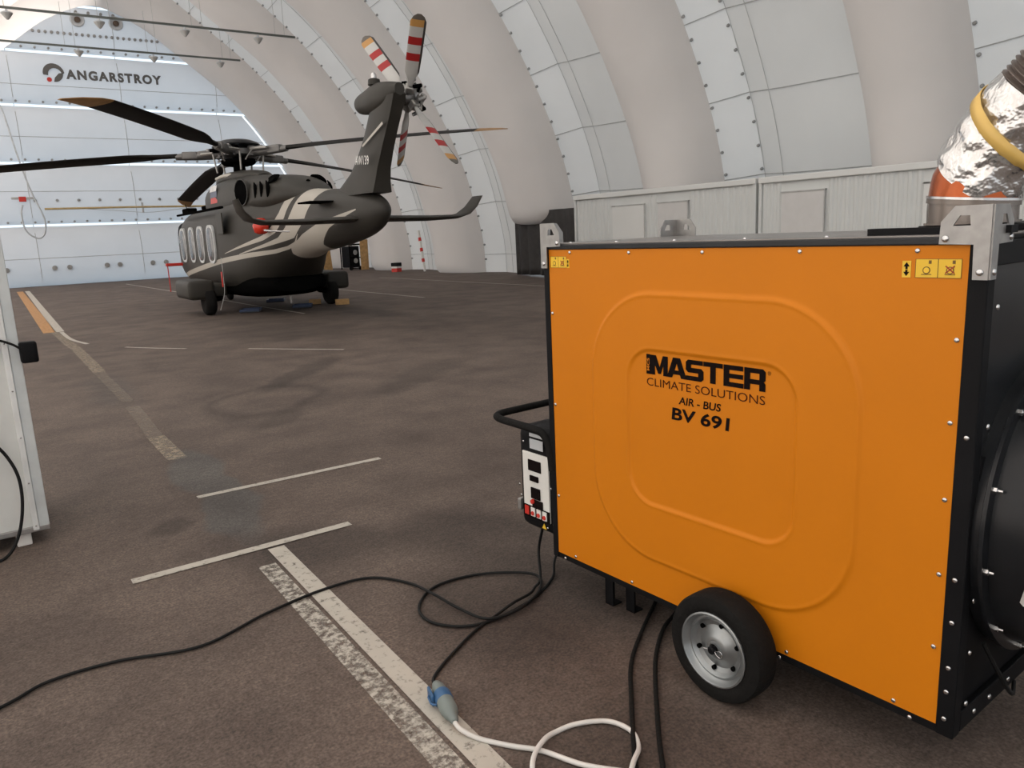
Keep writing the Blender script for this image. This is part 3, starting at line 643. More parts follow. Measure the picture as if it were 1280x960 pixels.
# flag
fx = -.832
for k, c in enumerate(((.62, .62, .62), (.10, .12, .18), (.55, .05, .04))):
    mb = MB(); z = 2.86 - .13 * k
    mb.add([(fx + (.02 if k == 0 else .0), -.36, z), (fx + (.02 if k == 0 else 0), -.95, z), (fx - .013, -.95, z - .13), (fx - .013, -.36, z - .13)], [(0, 1, 2, 3)]).build('flag_stripe', mat('flag%d' % k, c, .5), H)
# antennas / roof bits
MB().tube([(-.8, 2.2, 2.38), (-.82, 2.45, 2.6)], .012, 5).bbox((-.95, 1.7, 2.34), (-.7, 2.3, 2.48), .03).build('roof_light', M_dark, H)
MB().bbox((-.6, 1.2, 2.42), (-.3, 1.7, 2.52), .03).build('wiper_box', M_dark, H)
MB().lathe([(.04, 0), (.04, .05), (.02, .07)], 10, M=Matrix.Translation((0, -4.6, 2.64))).build('anti_collision_light', M_dark, H)
# streamer and nose pitot cover
MB().tube(spline([(-1.14, -1.9, 1.25), (-1.16, -2.0, .95), (-1.2, -2.1, .5), (-1.3, -2.0, .12)]), .006, 4).build('tie_cord', M_welt, H)
MB().bbox((-1.20, -2.04, .62), (-1.185, -1.97, .95), .002).build('streamer', M_red, H)
MB().bbox((-1.45, 2.6, 1.02), (-.95, 2.7, 1.10), .02).build('pitot_cover', M_red, H); MB().box((-1.42, 2.62, .35), (-1.40, 2.66, 1.05)).build('streamer', M_red, H)
# main rotor
hub = empty('rotor_head', (0, 0, 3.62), rot=(math.radians(-4.2), 0, 0), parent=H)
MB().lathe([(.16, -.62), (.14, -.3), (.13, .15)], 20).build('mast', M_dark, hub, smooth=50)
MB().lathe([(.56, .18), (.57, .20), (.52, .26), (.38, .32), (.2, .345), (.02, .35)], 36).build('hub_cap', M_blackg, hub, smooth=50)
MB().lathe([(.36, -.22), (.40, -.18), (.40, -.12), (.3, -.1)], 24).build('swash_plate', M_dark, hub, smooth=50)
MB().lathe([(.30, -.05), (.42, -.02), (.42, .10), (.3, .14)], 24).build('hub_body', M_zinc2 := mat('hub_metal', (.16, .155, .15), .4, .6), hub, smooth=50)
for k in range(5):
    a = math.radians(144 + 72 * k) + PI / 2; Mk = Matrix.Rotation(a, 4, 'Z')
    for nm_, pp, rr_, mm_ in (('damper', [(.30, .12, .12), (.62, .13, .10)], .055, M_dark), ('link_rod', [(.36, -.2, -.16), (.60, -.16, .10)], .018, M_zinc), ('elastomer_bearing', [(.42, 0, -.06), (.42, 0, .16)], .10, M_zinc2), ('bolt_head', [(.66, .05, .08), (.66, .05, .16)], .04, M_zinc)):
        MB().tube([Mk @ Vector(p) for p in pp], rr_, 10).build(nm_, mm_, hub, smooth=50)
def blade_mesh():
    mb = MB(); rings = []; mats = []
    sec = [(1.35, .13, .05, 0), (1.7, .16, .045, 0), (2.1, .34, .04, 0), (2.5, .44, .032, 0), (4.0, .46, .028, 0), (5.5, .46, .026, 0), (6.2, .46, .024, 0), (6.45, .43, .02, .03), (6.75, .28, .015, .12), (6.95, .08, .008, .24)]
    def ring(r, c, th, sw):
        dz = -.25 * (r / 6.9) ** 1.8; pts = []
        for k in range(14):
            t = 2*PI*k/14; u = math.cos(t); v = math.sin(t); y = u * c / 2 - sw; z = v * th * (1 + .5 * u)
            a = math.radians(20 - 1.4 * r); pts.append(Vector((r, y * math.cos(a) - z * math.sin(a), dz + y * math.sin(a) + z * math.cos(a))))
        return pts
    fine = []
    for a, b in zip(sec, sec[1:]):
        k = max(1, int((b[0] - a[0]) / .25))
        for j in range(k): fine.append([p + (q - p) * j / k for p, q in zip(a, b)])
    fine.append(sec[-1])
    body = [ring(*q) for q in fine if q[0] <= 6.2 + 1e-6]; tip = [ring(*q) for q in fine if q[0] >= 6.2 - 1e-6]
    return MB().loft(body), MB().loft(tip)
first = None
for k, th in enumerate((145.5, 217, 288, 0, 72)):
    b = math.radians(th); slope = (.44, .28, -.42, -.62, -.16)[k] / 6.9
    ang = PI / 2 + b                                     # blade root direction, bearing to the left of forward
    rt = empty('rotor_blade', (0, 0, 3.66), rot=(0, -math.atan(slope), ang), parent=H)
    if first is None:
        bb, tt = blade_mesh()
        first = [bb.build('blade_body', M_blade, rt, smooth=50), tt.build('blade_tip', M_tip, rt, smooth=50),
                 MB().tube([(.35, 0, 0), (.6, 0, 0), (.95, 0, -.02), (1.4, 0, -.03)], [.09, .12, .10, .07], 12).bbox((.9, -.1, -.1), (1.25, .1, .08), .03).build('blade_grip', M_zinc2, rt, smooth=50),
                 MB().tube([(.5, .22, -.45), (.55, .24, .0)], .022, 6).tube([(.55, .24, 0), (.85, .06, 0)], .035, 6).tube([(.5, -.15, .05), (.95, -.16, .03)], .04, 8).build('pitch_link', M_steel2 := mat('link_metal', (.35, .34, .32), .4, .7), rt, smooth=50)]
    else:
        for c in first: inst(c, rt)
# tail rotor: canted disc at the right of the fin
TR = empty('tail_rotor', (.533, -8.0, 3.707), parent=H)
nrm = Vector((math.cos(.26), -.067, math.sin(.26))).normalized(); u_ = Vector((0, 0, 1)).cross(nrm).normalized(); v_ = nrm.cross(u_)
def trmat():
    m = bpy.data.materials.new('tail_blade_bands'); t, N, L = nodes(m)
    o = N('ShaderNodeOutputMaterial'); b = N('ShaderNodeBsdfPrincipled'); L(b.outputs[0], o.inputs[0]); b.inputs['Roughness'].default_value = .45
    tc = N('ShaderNodeTexCoord'); sp = N('ShaderNodeSeparateXYZ'); L(tc.outputs['Object'], sp.inputs[0])
    dv = N('ShaderNodeMath'); dv.operation = 'DIVIDE'; L(sp.outputs[0], dv.inputs[0]); dv.inputs[1].default_value = 1.5
    r = N('ShaderNodeValToRGB'); r.color_ramp.interpolation = 'CONSTANT'; L(dv.outputs[0], r.inputs[0]); e = r.color_ramp.elements
    w = (.50, .49, .47, 1); rd = (.36, .015, .015, 1); og = (.50, .26, .08, 1); gy = (.12, .105, .09, 1)
    for i, (p, c) in enumerate(((0, w), (.47, rd), (.56, w), (.66, rd), (.75, w), (.86, og), (.94, gy))):
        q = e[i] if i < 2 else e.new(p); q.position = p; q.color = c
    gt = N('ShaderNodeMath'); gt.operation = 'GREATER_THAN'; L(sp.outputs[1], gt.inputs[0]); gt.inputs[1].default_value = .085
    mx = N('ShaderNodeMix'); mx.data_type = 'RGBA'; L(gt.outputs[0], mx.inputs[0]); L(r.outputs[0], mx.inputs[6]); mx.inputs[7].default_value = (.045, .04, .038, 1)
    L(mx.outputs[2], b.inputs['Base Color']); return m
tm = trmat(); tb0 = None
Tq = nrm.to_track_quat('Z', 'Y').to_matrix().to_4x4()
for k in range(8):
    a = k * PI / 4 + .3; c_, s_ = math.cos(a), math.sin(a)
    MB().tube([Tq @ Vector((c_ * .10, s_ * .10, .14)), Tq @ Vector((c_ * .26, s_ * .26, .10 + .05 * (k % 2)))], .022, 8).tube([Tq @ Vector((c_ * .27, s_ * .27, .02)), Tq @ Vector((c_ * .25, s_ * .25, .17))], .03, 8).build('pitch_link', (M_zinc, M_dark)[k % 2], TR, smooth=50)
MB().lathe([(.02, .05), (.11, .07), (.12, .14), (.05, .18)], 10, M=Tq).build('spider', M_zinc, TR, smooth=50)
MB().lathe([(.05, -.2), (.09, -.1), (.12, -.04), (.12, .04), (.06, .09)], 16, M=nrm.to_track_quat('Z', 'Y').to_matrix().to_4x4()).build('tail_hub', M_zinc2, TR, smooth=50)
TP = [Vector((5.78, 12.49, 4.81)), Vector((5.69, 10.38, 4.65)), Vector((6.24, 10.51, 2.6)), Vector((6.34, 12.62, 2.77))]
for k, tp_ in enumerate(TP):
    d = (tp_ - Vector((6.013, 11.5, 3.707))).normalized(); ch = nrm.cross(d).normalized(); a = math.radians(-62)
    y = (ch * math.cos(a) + nrm * math.sin(a) * (-1)).normalized(); z = d.cross(y)
    Mb = Matrix(((d.x, y.x, z.x), (d.y, y.y, z.y), (d.z, y.z, z.z)))
    if tb0 is None:
        rs = []
        for r, c, th, sw in ((.22, .08, .03, 0), (.36, .12, .03, 0), (.5, .22, .02, 0), (.8, .235, .017, 0), (1.1, .235, .015, 0), (1.38, .235, .012, 0), (1.46, .16, .01, -.03), (1.50, .06, .006, -.06)):
            rs.append([Vector((r, math.cos(t) * c / 2 - sw * 0 , math.sin(t) * th)) for t in [2*PI*i/14 for i in range(14)]])
        o = MB().loft(rs).build('tail_rotor_blade', tm, TR, smooth=50); tb0 = o
        lk = MB().tube([(.0, 0, 0), (.26, 0, 0)], [.06, .045], 10).tube([(.10, .14, .1), (.3, .06, .02)], .02, 6).bbox((.12, -.07, -.07), (.24, .07, .07), .02).tube([(.08, .14, -.1), (.08, .14, .16)], .02, 6).lathe([(.05, -.05), (.05, .05)], 8, M=Matrix.Translation((.1, .16, .12))).build('blade_root', M_steel2, TR, smooth=50)
        o.rotation_euler = Mb.to_euler(); lk.rotation_euler = Mb.to_euler(); lk0 = lk
    else:
        inst(tb0, TR, rot=Mb.to_euler()); inst(lk0, TR, rot=Mb.to_euler())

# things on the floor under the helicopter
tag(MB().bbox((-.16, -.07, 0), (.16, .07, .13), .008, M=Matrix.Translation((6.98, 17.45, 0)) @ Matrix.Rotation(-.3, 4, 'Z')).build('wheel_chock', M_wood), 'wooden chock block beside the far main wheel of the helicopter', 'chock')
tag(MB().bbox((-.14, -.06, 0), (.14, .06, .12), .008, M=Matrix.Translation((6.60, 18.25, 0)) @ Matrix.Rotation(-.3, 4, 'Z')).build('wheel_chock', M_wood), 'wooden chock on the inner side of the far main wheel', 'chock')
for (x, y), lb in zip(((4.93, 17.85), (6.22, 20.1), (6.1, 17.72)), ('low blue drip tray under the fuselage nearest the near wheel', 'low blue drip tray, farthest back under the helicopter belly', 'low blue drip tray under the fuselage nearest the wooden chocks')):
    t_ = empty('drip_tray', (x, y, 0), -.4); tag(t_, lb, 'tray', 'blue drip trays under the helicopter')
    MB().bbox((-.22, -.25, 0), (.22, .25, .03), .01).build('tray_base', mat('tray_blue', (.01, .015, .03), .5), t_)
    MB().box((-.22, -.25, .03), (.22, -.23, .07)).box((-.22, .23, .03), (.22, .25, .07)).box((-.22, -.25, .03), (-.20, .25, .07)).box((.20, -.25, .03), (.22, .25, .07)).build('tray_rim', mat('tray_rim_blue', (.02, .04, .10), .5), t_)

# ------------------------------------------------------------------ orange mobile heater
Ht = empty('air_heater', (1.866, 2.465, 0), math.radians(-86.862)); tag(Ht, 'big orange and black mobile air heater on two wheels', 'heater')
Fm = lambda o: plane_M(o, (1, 0, 0), (0, 0, 1))          # frame on the camera-facing side: local x right, y up, z out towards -y
# frame: chassis, posts, top
MB().box((-.005, .012, .165), (1.59, .79, .20)).box((-.02, .004, .165), (1.6, .03, .192)).box((-.02, .77, .165), (1.6, .80, .20)).build('chassis', M_black, Ht)
MB().bbox((.0, .02, .2), (1.585, .78, 1.46), .004).build('cabinet_core', M_black, Ht)
MB().bbox((-.028, -.004, 1.472), (1.56, .80, 1.492), .004).build('top_rail', M_blackg, Ht)
MB().bbox((-.02, .005, 1.490), (1.60, .795, 1.497), .003).build('top_panel', mat('top_sheet_grey', (.20, .185, .175), .3, .6, vary=.1), Ht)
MB().bbox((1.30, .28, 1.497), (1.62, .72, 1.515), .004).box((1.27, .06, 1.497), (1.62, .10, 1.515)).build('duct_flange', M_black, Ht)
for x0, x1, y0, y1 in ((-.032, .0, -.002, .04), (1.556, 1.602, -.002, .04), (-.032, 0, .76, .80), (1.556, 1.602, .76, .80)):
    MB().bbox((x0, y0, .165), (x1, y1, 1.475), .004).build('corner_post', M_black, Ht)
for z in (.17, .88, 1.42): MB().bbox((1.585, .04, z), (1.602, .76, z + .06), .003).build('end_rail', M_black, Ht)
MB().box((1.583, .04, .94), (1.590, .76, 1.42)).build('end_panel', M_blackg, Ht)
def plate(poly, hole, th, M):
    mb = MB(); n = len(poly)
    bm = bmesh.new(); lay = []
    ov = [bm.verts.new((x, y, 0)) for x, y in poly]; hv = [bm.verts.new((x, y, 0)) for x, y in (hole or [])]
    es = [bm.edges.new((ov[i], ov[(i+1) % len(ov)])) for i in range(len(ov))] + [bm.edges.new((hv[i], hv[(i+1) % len(hv)])) for i in range(len(hv))]
    bmesh.ops.triangle_fill(bm, edges=es, use_beauty=True)
    r = bmesh.ops.extrude_face_region(bm, geom=bm.faces[:])
    for v in [g for g in r['geom'] if isinstance(g, bmesh.types.BMVert)]: v.co.z += th
    return mb.bm(bm, 0, M)
# pressed orange side panel
def sdf(x, z, x0, x1, z0, z1, r):
    cx, cz, hx, hz = (x0+x1)/2, (z0+z1)/2, (x1-x0)/2 - r, (z1-z0)/2 - r; dx, dz = abs(x-cx) - hx, abs(z-cz) - hz
    return math.hypot(max(dx, 0), max(dz, 0)) + min(max(dx, dz), 0) - r
def sm(t): t = max(0, min(1, t)); return t * t * (3 - 2 * t)
nx, nz = 280, 232; x0, x1, z0, z1 = 0.0, 1.556, .190, 1.472; vs = []
for j in range(nz + 1):
    for i in range(nx + 1):
        x = x0 + (x1-x0)*i/nx; z = z0 + (z1-z0)*j/nz
        d1 = sdf(x, z, .245, 1.305, .335, 1.318, .30); d2 = sdf(x, z, .428, 1.113, .548, 1.122, .115)
        h = -.0055 * sm((d1 + .007) / .014) + .0055 * 0
        h += .0035 * math.exp(-(d1 / .007) ** 2) - .006 * sm((-d2 + .006) / .012) + .0025 * math.exp(-((d2 - .002) / .006) ** 2)
        vs.append((x, -.004 - h, z))
pn = MB().add(vs, [(j*(nx+1)+i, j*(nx+1)+i+1, (j+1)*(nx+1)+i+1, (j+1)*(nx+1)+i) for j in range(nz) for i in range(nx)])
pn = pn.build('side_panel', M_orange, Ht, smooth=80, fix=False)
MB().box((0, .006, .190), (1.556, .012, 1.472)).box((0, .79, .19), (1.556, .80, 1.472)).build('panel_backing', M_orange, Ht)
# lettering on the panel (sub-parts)
yo = .0
def HM(x, z, dx=(1, 0, 0), o=.0): return plane_M((x, .0008 + o, z), dx, (0, 0, 1))
def block_logo():
    G = [(0, [(0,0),(0,1),(.34,1),(.55,.42),(.74,1),(1.02,1),(1.02,0),(.76,0),(.76,.5),(.62,.08),(.46,.08),(.28,.5),(.28,0)], None),
         (.97, [(0,0),(.34,1),(.74,1),(1.1,0),(.79,0),(.73,.17),(.36,.17),(.30,0)], [(.44,.38),(.66,.38),(.55,.72)]),
         (2.02, [(0,0),(0,.22),(.66,.22),(.66,.38),(.12,.38),(0,.5),(0,.88),(.12,1),(.90,1),(.90,.78),(.28,.78),(.28,.62),(.82,.62),(.94,.5),(.94,.12),(.82,0)], None),
         (2.95, [(0,.78),(0,1),(.98,1),(.98,.78),(.63,.78),(.63,0),(.35,0),(.35,.78)], None),
         (3.97, [(0,0),(0,1),(.94,1),(.94,.78),(.28,.78),(.28,.61),(.94,.61),(.94,.40),(.28,.40),(.28,.22),(.97,.22),(.97,0)], None),
         (4.96, [(0,0),(0,1),(.86,1),(.98,.88),(.98,.5),(.9,.42),(.98,.34),(.98,0),(.70,0),(.70,.28),(.28,.28),(.28,0)], [(.28,.50),(.70,.50),(.70,.78),(.28,.78)])]
    for x0, poly, hole in G:
        f = lambda P: [((x0 + x) * .079, y * .070) for x, y in P]
        plate(f(poly), f(hole) if hole else None, .0004, HM(.534, 1.034)).build('lettering', M_ink, pn)
text('lettering', 'CLIMATE SOLUTIONS', M_brownink, pn, HM(.517, .992), .0285, .486)
text('lettering', 'AIR - BUS', M_ink, pn, HM(.662, .944), .027, .177, bold=.02, shear=.12)
text('lettering', 'BV 691', M_ink, pn, HM(.631, .884), .046, .243, bold=.028, shear=.06)
text('lettering', '\u00ae', M_ink, pn, HM(1.010, 1.088), .012)
MB().prism([(0, 0), (.018, 0), (.018, .071), (0, .071)], 0, .0005, HM(.516, 1.034)).build('logo_block', M_ink, pn)
text('lettering', 'MCS', M_orange, pn, plane_M((.531, -.0002, 1.046), (0, 0, 1), (-1, 0, 0)), .012, .045, bold=.02)
block_logo()
def border(w, h, t): return [((0, 0), (w, t)), ((0, h - t), (w, h)), ((0, 0), (t, h)), ((w - t, 0), (w, h))]
def label(x, z, w, h, yoff=-.0018):
    M = plane_M((x, -.0005 - yoff, z), (1, 0, 0), (0, 0, 1)); o = MB().box((0, 0, 0), (w, h, .001), M=M).build('warning_label', M_yellow, pn)
    mb = MB(); T = .0016
    for (a, b), (c, d) in border(w, h, T * .6): mb.box((a, b, .001), (c, d, .0016), M=M)
    mb.box((w/2 - T/2, 0, .001), (w/2 + T/2, h, .0016), M=M)
    for cx in (w * .25, w * .76):
        mb.lathe([(h*.20, .001), (h*.20, .0018)], 14, M=M @ Matrix.Translation((cx, h * .40, 0)))
        mb.box((cx - h*.26, h*.16, .001), (cx + h*.26, h*.2, .0018), M=M); mb.box((cx + h*.1, h*.74, .001), (cx + h*.24, h*.92, .0018), M=M)
    mb.build('label_print', mat('label_line_brown', (.16, .08, .01), .6), o)
    mb = MB()
    for cx in (w * .25, w * .76): mb.lathe([(h*.15, .0018), (h*.15, .0021)], 14, M=M @ Matrix.Translation((cx, h * .40, 0)))
    mb.build('label_print', M_yellow, o)
    mb = MB()
    for sg in (-1, 1): mb.box((-h*.30, -T, .0022), (h*.30, T, .0026), M=M @ Matrix.Translation((w*.76, h*.44, 0)) @ Matrix.Rotation(sg * .7, 4, 'Z'))
    mb.build('label_cross', mat('label_red', (.35, .04, .01), .6), o)
    return o
def arrows(x, z, w, h, yoff=-.0018):
    M = plane_M((x, -.0005 - yoff, z), (1, 0, 0), (0, 0, 1)); o = MB().box((0, 0, 0), (w, h, .001), M=M).build('arrow_label', M_yellow, pn)
    MB().prism([(w*.5, h*.92), (w*.85, h*.66), (w*.62, h*.66), (w*.62, h*.5), (w*.38, h*.5), (w*.38, h*.66), (w*.15, h*.66)], .001, .0018, M).prism([(w*.5, h*.08), (w*.85, h*.34), (w*.62, h*.34), (w*.62, h*.46), (w*.38, h*.46), (w*.38, h*.34), (w*.15, h*.34)], .001, .0018, M).build('arrow_print', M_ink, o)
label(1.431, 1.392, .110, .047); arrows(1.398, 1.392, .022, .042); label(.010, 1.402, .094, .044); arrows(.106, 1.402, .014, .034)
# scuffs near the left are just paint wear; screws
def screw_mb(): return MB().lathe([(.0068, 0), (.0068, .0016), (.0052, .0034), (.0022, .0040)], 10)
sc0 = screw_mb().build('screw', M_steel, Ht, smooth=50); sc0.location = (.125, .001, 1.461); sc0.rotation_euler = (PI/2, 0, 0)
for x, z in ((.437, 1.459), (.76, 1.459), (1.106, 1.459), (1.434, 1.459), (1.541, 1.241), (1.539, 1.03), (1.539, .826), (1.538, .62), (1.537, .412), (1.441, .203), (1.101, .203), (.76, .203), (.431, .203), (.11, .203), (.014, .447), (.012, .843), (.012, 1.22)):
    inst(sc0, Ht, (x, .001, z), (PI/2, 0, 0))
for x, z in ((.05, .178), (1.08, .178), (1.49, .178), (1.578, .22), (1.579, .30), (1.580, .37), (1.580, .50), (1.580, .62), (1.582, 1.0)): inst(sc0, Ht, (x, -.005, z), (PI/2, 0, 0))
for y, z in ((.06, .25), (.06, .40), (.06, .55), (.06, .9), (.06, 1.02), (.06, 1.32), (.12, .20), (.22, .20), (.35, .20)): inst(sc0, Ht, (1.603, y, z), (0, PI/2, 0), (1.2, 1.2, 1.2))
for x in (.1, .35, .62, .9, 1.17): inst(sc0, Ht, (x, .03, 1.497), (0, 0, 0))
# lifting brackets
bp_poly = [(-.115, .085), (-.113, .138), (-.082, .175), (.0, .175), (0, 0), (-.034, 0), (-.036, .083)]; bp_hole = [(-.085, .128), (-.045, .128), (-.048, .152), (-.070, .152)]
def bracket(x, y, z, sx, sy):
    r = empty('lifting_bracket', (x, y, z), parent=Ht); r.scale = (1, 1, 1)
    p1 = [(a * sx, b) for a, b in bp_poly]; h1 = [(a * sx, b) for a, b in bp_hole]
    o = plate(p1, h1, .004, plane_M((0, 0, 0), (1, 0, 0), (0, 0, 1))).build('bracket_plate', M_zinc, r)
    p2 = [(-a * sy, b) for a, b in bp_poly]; h2 = [(-a * sy, b) for a, b in bp_hole]
    plate(p2, h2, .004, plane_M((0 if sx > 0 else 0, 0, 0), (0, 1, 0), (0, 0, 1))).build('bracket_plate', M_zinc, r)
    for a, b in ((-.10, .098), (-.018, .018)):
        inst(sc0, r, (a * sx, -.004 * sy, b), (PI/2 * sy, 0, 0), (1.3, 1.3, 1.3)); inst(sc0, r, (.004 * sx, -a * sy, b), (0, PI/2 * sx, 0), (1.3, 1.3, 1.3))
bracket(1.604, -.008, 1.390, 1, 1); bracket(-.034, -.008, 1.400, -1, 1); bracket(1.604, .806, 1.390, 1, -1); bracket(-.034, .806, 1.395, -1, -1)
# control box on the far-left end, with its panel
cb = MB().bbox((-.30, .03, .225), (-.03, .42, .70), .04).build('control_box', M_black, Ht, smooth=50)
cp = MB().bbox((-.256, .022, .285), (-.078, .032, .588), .003).build('control_panel', M_whitep, cb)
Mc = plane_M((-.256, .021, .285), (1, 0, 0), (0, 0, 1))
mb = MB()
mb.box((.045, .222, 0), (.13, .272, .004), M=Mc).box((.055, .175, 0), (.11, .200, .006), M=Mc).box((.06, .095, 0), (.12, .145, .006), M=Mc).box((.07, .055, 0), (.135, .09, .008), M=Mc).box((0, 0, 0), (.18, .055, .002), M=Mc)
mb.build('dark_controls', M_ink, cp)
for x in (.012, .055, .095, .135): MB().box((x, .010, .002), (x + .028, .050, .006), M=Mc).build('switch_plate', M_red if x < .02 else M_whitep, cp)
for x in (.069, .109, .149): MB().lathe([(.010, .006), (.010, .010)], 10, M=Mc @ Matrix.Translation((x, .024, 0))).build('red_button', M_red, cp)
MB().lathe([(.012, .006), (.010, .016)], 12, M=Mc @ Matrix.Translation((.075, .082, 0))).build('red_knob', M_red, cp)
MB().box((.06, .305 + .02, 0), (.15, .37, .002), M=Mc).build('info_plate', M_rope, cb); MB().box((.06, .38, 0), (.16, .395, .002), M=Mc).build('info_plate', M_rope, cb)
MB().bbox((-.318, .03, .29), (-.295, .10, .345), .006).build('hinge', M_zinc, cb)
MB().prism([(-.14, .25), (-.11, .25), (-.125, .275)], .0, .001, plane_M((0, .028, 0), (1, 0, 0), (0, 0, 1))).build('warning_triangle', M_yellow, cb)
for x, z in ((-.25, .63), (-.075, .57), (-.07, .45), (-.29, .42), (-.28, .37), (-.1, .26), (-.2, .30), (-.06, .285)): inst(sc0, cb, (x, .028, z), (PI/2, 0, 0), (.8, .8, .8))
# tubular push handle
pts = spline([(-.02, .72, .715), (-.30, .72, .715), (-.42, .69, .715), (-.47, .60, .715), (-.47, .16, .715), (-.455, .05, .715), (-.38, .0, .715), (-.14, -.0, .71), (-.07, .0, .695), (-.035, .0, .64), (-.022, .0, .55)], 6)
MB().tube(pts, .017, 12).build('push_handle', M_rubber, Ht, smooth=60)
MB().lathe([(.34, 0), (.36, .012), (.36, .05), (.33, .06), (.28, .06), (.28, 0)], 48, M=plane_M((-.03, .40, 1.05), (0, 1, 0), (0, 0, 1)) @ Matrix.Rotation(PI, 4, 'X') @ Matrix.Translation((0, 0, 0))).build('fan_inlet_ring', M_rubber, Ht, smooth=50)
# outlet drum on the right end
Me = plane_M((1.6, .435, .735), (0, 1, 0), (0, 0, 1))
MB().lathe([(.42, -.01), (.42, .02), (.43, .024), (.43, .034), (.40, .036), (.395, .16), (.385, .165), (.35, .165), (.34, .10), (.0, .10)], 64, M=Me).build('outlet_drum', M_blackg, Ht, smooth=40)
for k in range(12):
    a = 2*PI*k/12 + .2; MB().lathe([(.009, .034), (.009, .044), (.004, .046), (.004, .056)], 6, M=Me @ Matrix.Translation((.414 * math.cos(a), .414 * math.sin(a), 0))).build('bolt', M_steel, Ht)
Ml = plane_M((1.66, .068, .62), (.25, -1, 0), (0, 0, 1))
MB().box((-.03, 0, 0), (.03, .085, .002), M=plane_M((1.70, .075, .58), (.6, -.75, 0), (0, 0, 1)) @ Matrix.Rotation(PI, 4, 'Y')).build('arrow_plate', M_whitep, Ht)
MB().tube(spline([(1.62, .10, .42), (1.66, .2, .25), (1.62, .35, .20)]), .006, 6).build('sensor_cable', M_cord, Ht)
# leg stands under the chassis
for x, y in ((.20, .08), (.30, .10)):
    MB().box((x, y, .0), (x + .045, y + .006, .17)).box((x, y, 0), (x + .006, y + .05, .17)).box((x, y, 0), (x + .045, y + .05, .006)).build('leg_stand', M_black, Ht)
for x in (.2, .3): MB().box((x, .68, 0), (x + .05, .74, .17)).build('leg_stand', M_black, Ht)
MB().tube([(.918, -.10, .187), (.918, .90, .187)], .016, 10).build('axle', M_black, Ht)
# wheels: rubber tyre on a pressed steel disc with six holes and a split pin
def wheel(yc, s):
    w = empty('wheel', (.918, yc, .183), rot=(PI/2 * s, 0, 0), parent=Ht); w.scale = (1.045, 1.045, 1.0)          # local z points outward
    MB().lathe([(.118, -.052), (.150, -.054), (.168, -.046), (.174, -.034), (.175, 0), (.174, .034), (.168, .046), (.150, .052), (.126, .050), (.120, .046)], 64, cap=False).build('tyre', M_rubber, w, smooth=30)
    MB().lathe([(.119, -.046), (.119, .046), (.121, .052), (.116, .054), (.112, .046), (.108, .034), (.104, .030), (.098, .031), (.094, .036), (.090, .030), (.085, .022), (.070, .016), (.052, .022), (.040, .032), (.030, .036), (.024, .036), (.022, .044), (.017, .044), (.016, .030), (.001, .030)], 64).build('rim', M_alu, w, smooth=35)
    MB().lathe([(.013, .030), (.013, .058), (.009, .062)], 14).build('axle_end', M_black, w, smooth=40)
    for k in range(6):
        a = 2*PI*k/6 + .35; MB().lathe([(.0075, .012), (.0075, .0265)], 12, M=Matrix.Translation((.077 * math.cos(a), .077 * math.sin(a), 0))).build('disc_hole', M_dark, w)
    MB().tube(spline([(-.03, -.004, .055), (.0, .0, .056), (.014, .003, .056), (.034, .010, .058), (.042, .002, .058), (.036, -.010, .058), (.022, -.008, .057), (.012, .0, .056), (.0, -.006, .056), (-.012, -.008, .055)], 5), .0013, 6).build('split_pin', M_steel, w)
    return w
wheel(-.085, 1); wheel(.885, -1)

# ------------------------------------------------------------------ air duct standing on the heater
D = empty('air_duct', Ht.matrix_basis @ Vector((1.41, .36, 1.516)), math.radians(-86.862)); D.location = Matrix.Rotation(math.radians(-86.862), 4, 'Z') @ Vector((1.41, .36, 1.5165)) + Vector((1.866, 2.465, 0))
tag(D, 'foil wrapped flexible air duct with yellow tape rising from the heater', 'duct')
path = spline([(0, 0, 0), (0, 0, .06), (.012, 0, .13), (.056, 0, .215), (.135, 0, .305), (.225, 0, .40), (.335, .01, .515), (.46, .02, .65), (.60, .03, .81), (.76, .04, .98)], 10)
def seg(i0, i1, r, n=40): return MB().tube(path[i0:i1 + 1], r, n, cap=False)
def radii(i0, i1, f): return [f(i) for i in range(i0, i1 + 1)]
seg(0, 11, .112).tube([path[0], path[1]], .119, 40, cap=False).tube([path[9], path[10], path[11]], .116, 40, cap=False).build('duct_collar', M_clear, D, smooth=50)
MB().tube(path[10:26], [.1125] * 9 + [.110, .108, .106, .104, .102, .10, .10], 40, cap=False).build('amber_sleeve', M_copper, D, smooth=50)
MB().tube([path[11], path[12]], .118, 40, cap=False).build('clamp_ring', M_steel, D, smooth=50)
# foil: an irregular wrapped shell with overlapping folds
mb = MB(); fp = path[19:42]; rings = []; up = Vector((0, 1, 0))
for i, p in enumerate(fp):
    d = (fp[min(i+1, len(fp)-1)] - fp[max(i-1, 0)]).normalized(); a = up.cross(d).normalized(); b = d.cross(a)
    ring = []
    for k in range(72):
        t = 2*PI*k/72; wob = .0022 * math.sin(5*t + i*.5) + .0018 * math.sin(9*t - i*.8) + .004 * max(0, math.sin(i*.85 + 1.6*math.sin(t + .4) + .5*math.sin(3*t))) ** .5
        sl = .05 * math.cos(t - 2.6) * max(0, 1 - i / 5)
        ring.append(p + (a * math.cos(t) + b * math.sin(t)) * (.1145 + wob) + d * sl)
    rings.append(ring)
mb.loft(rings, cap=False).build('foil_wrap', M_foil, D, smooth=50)
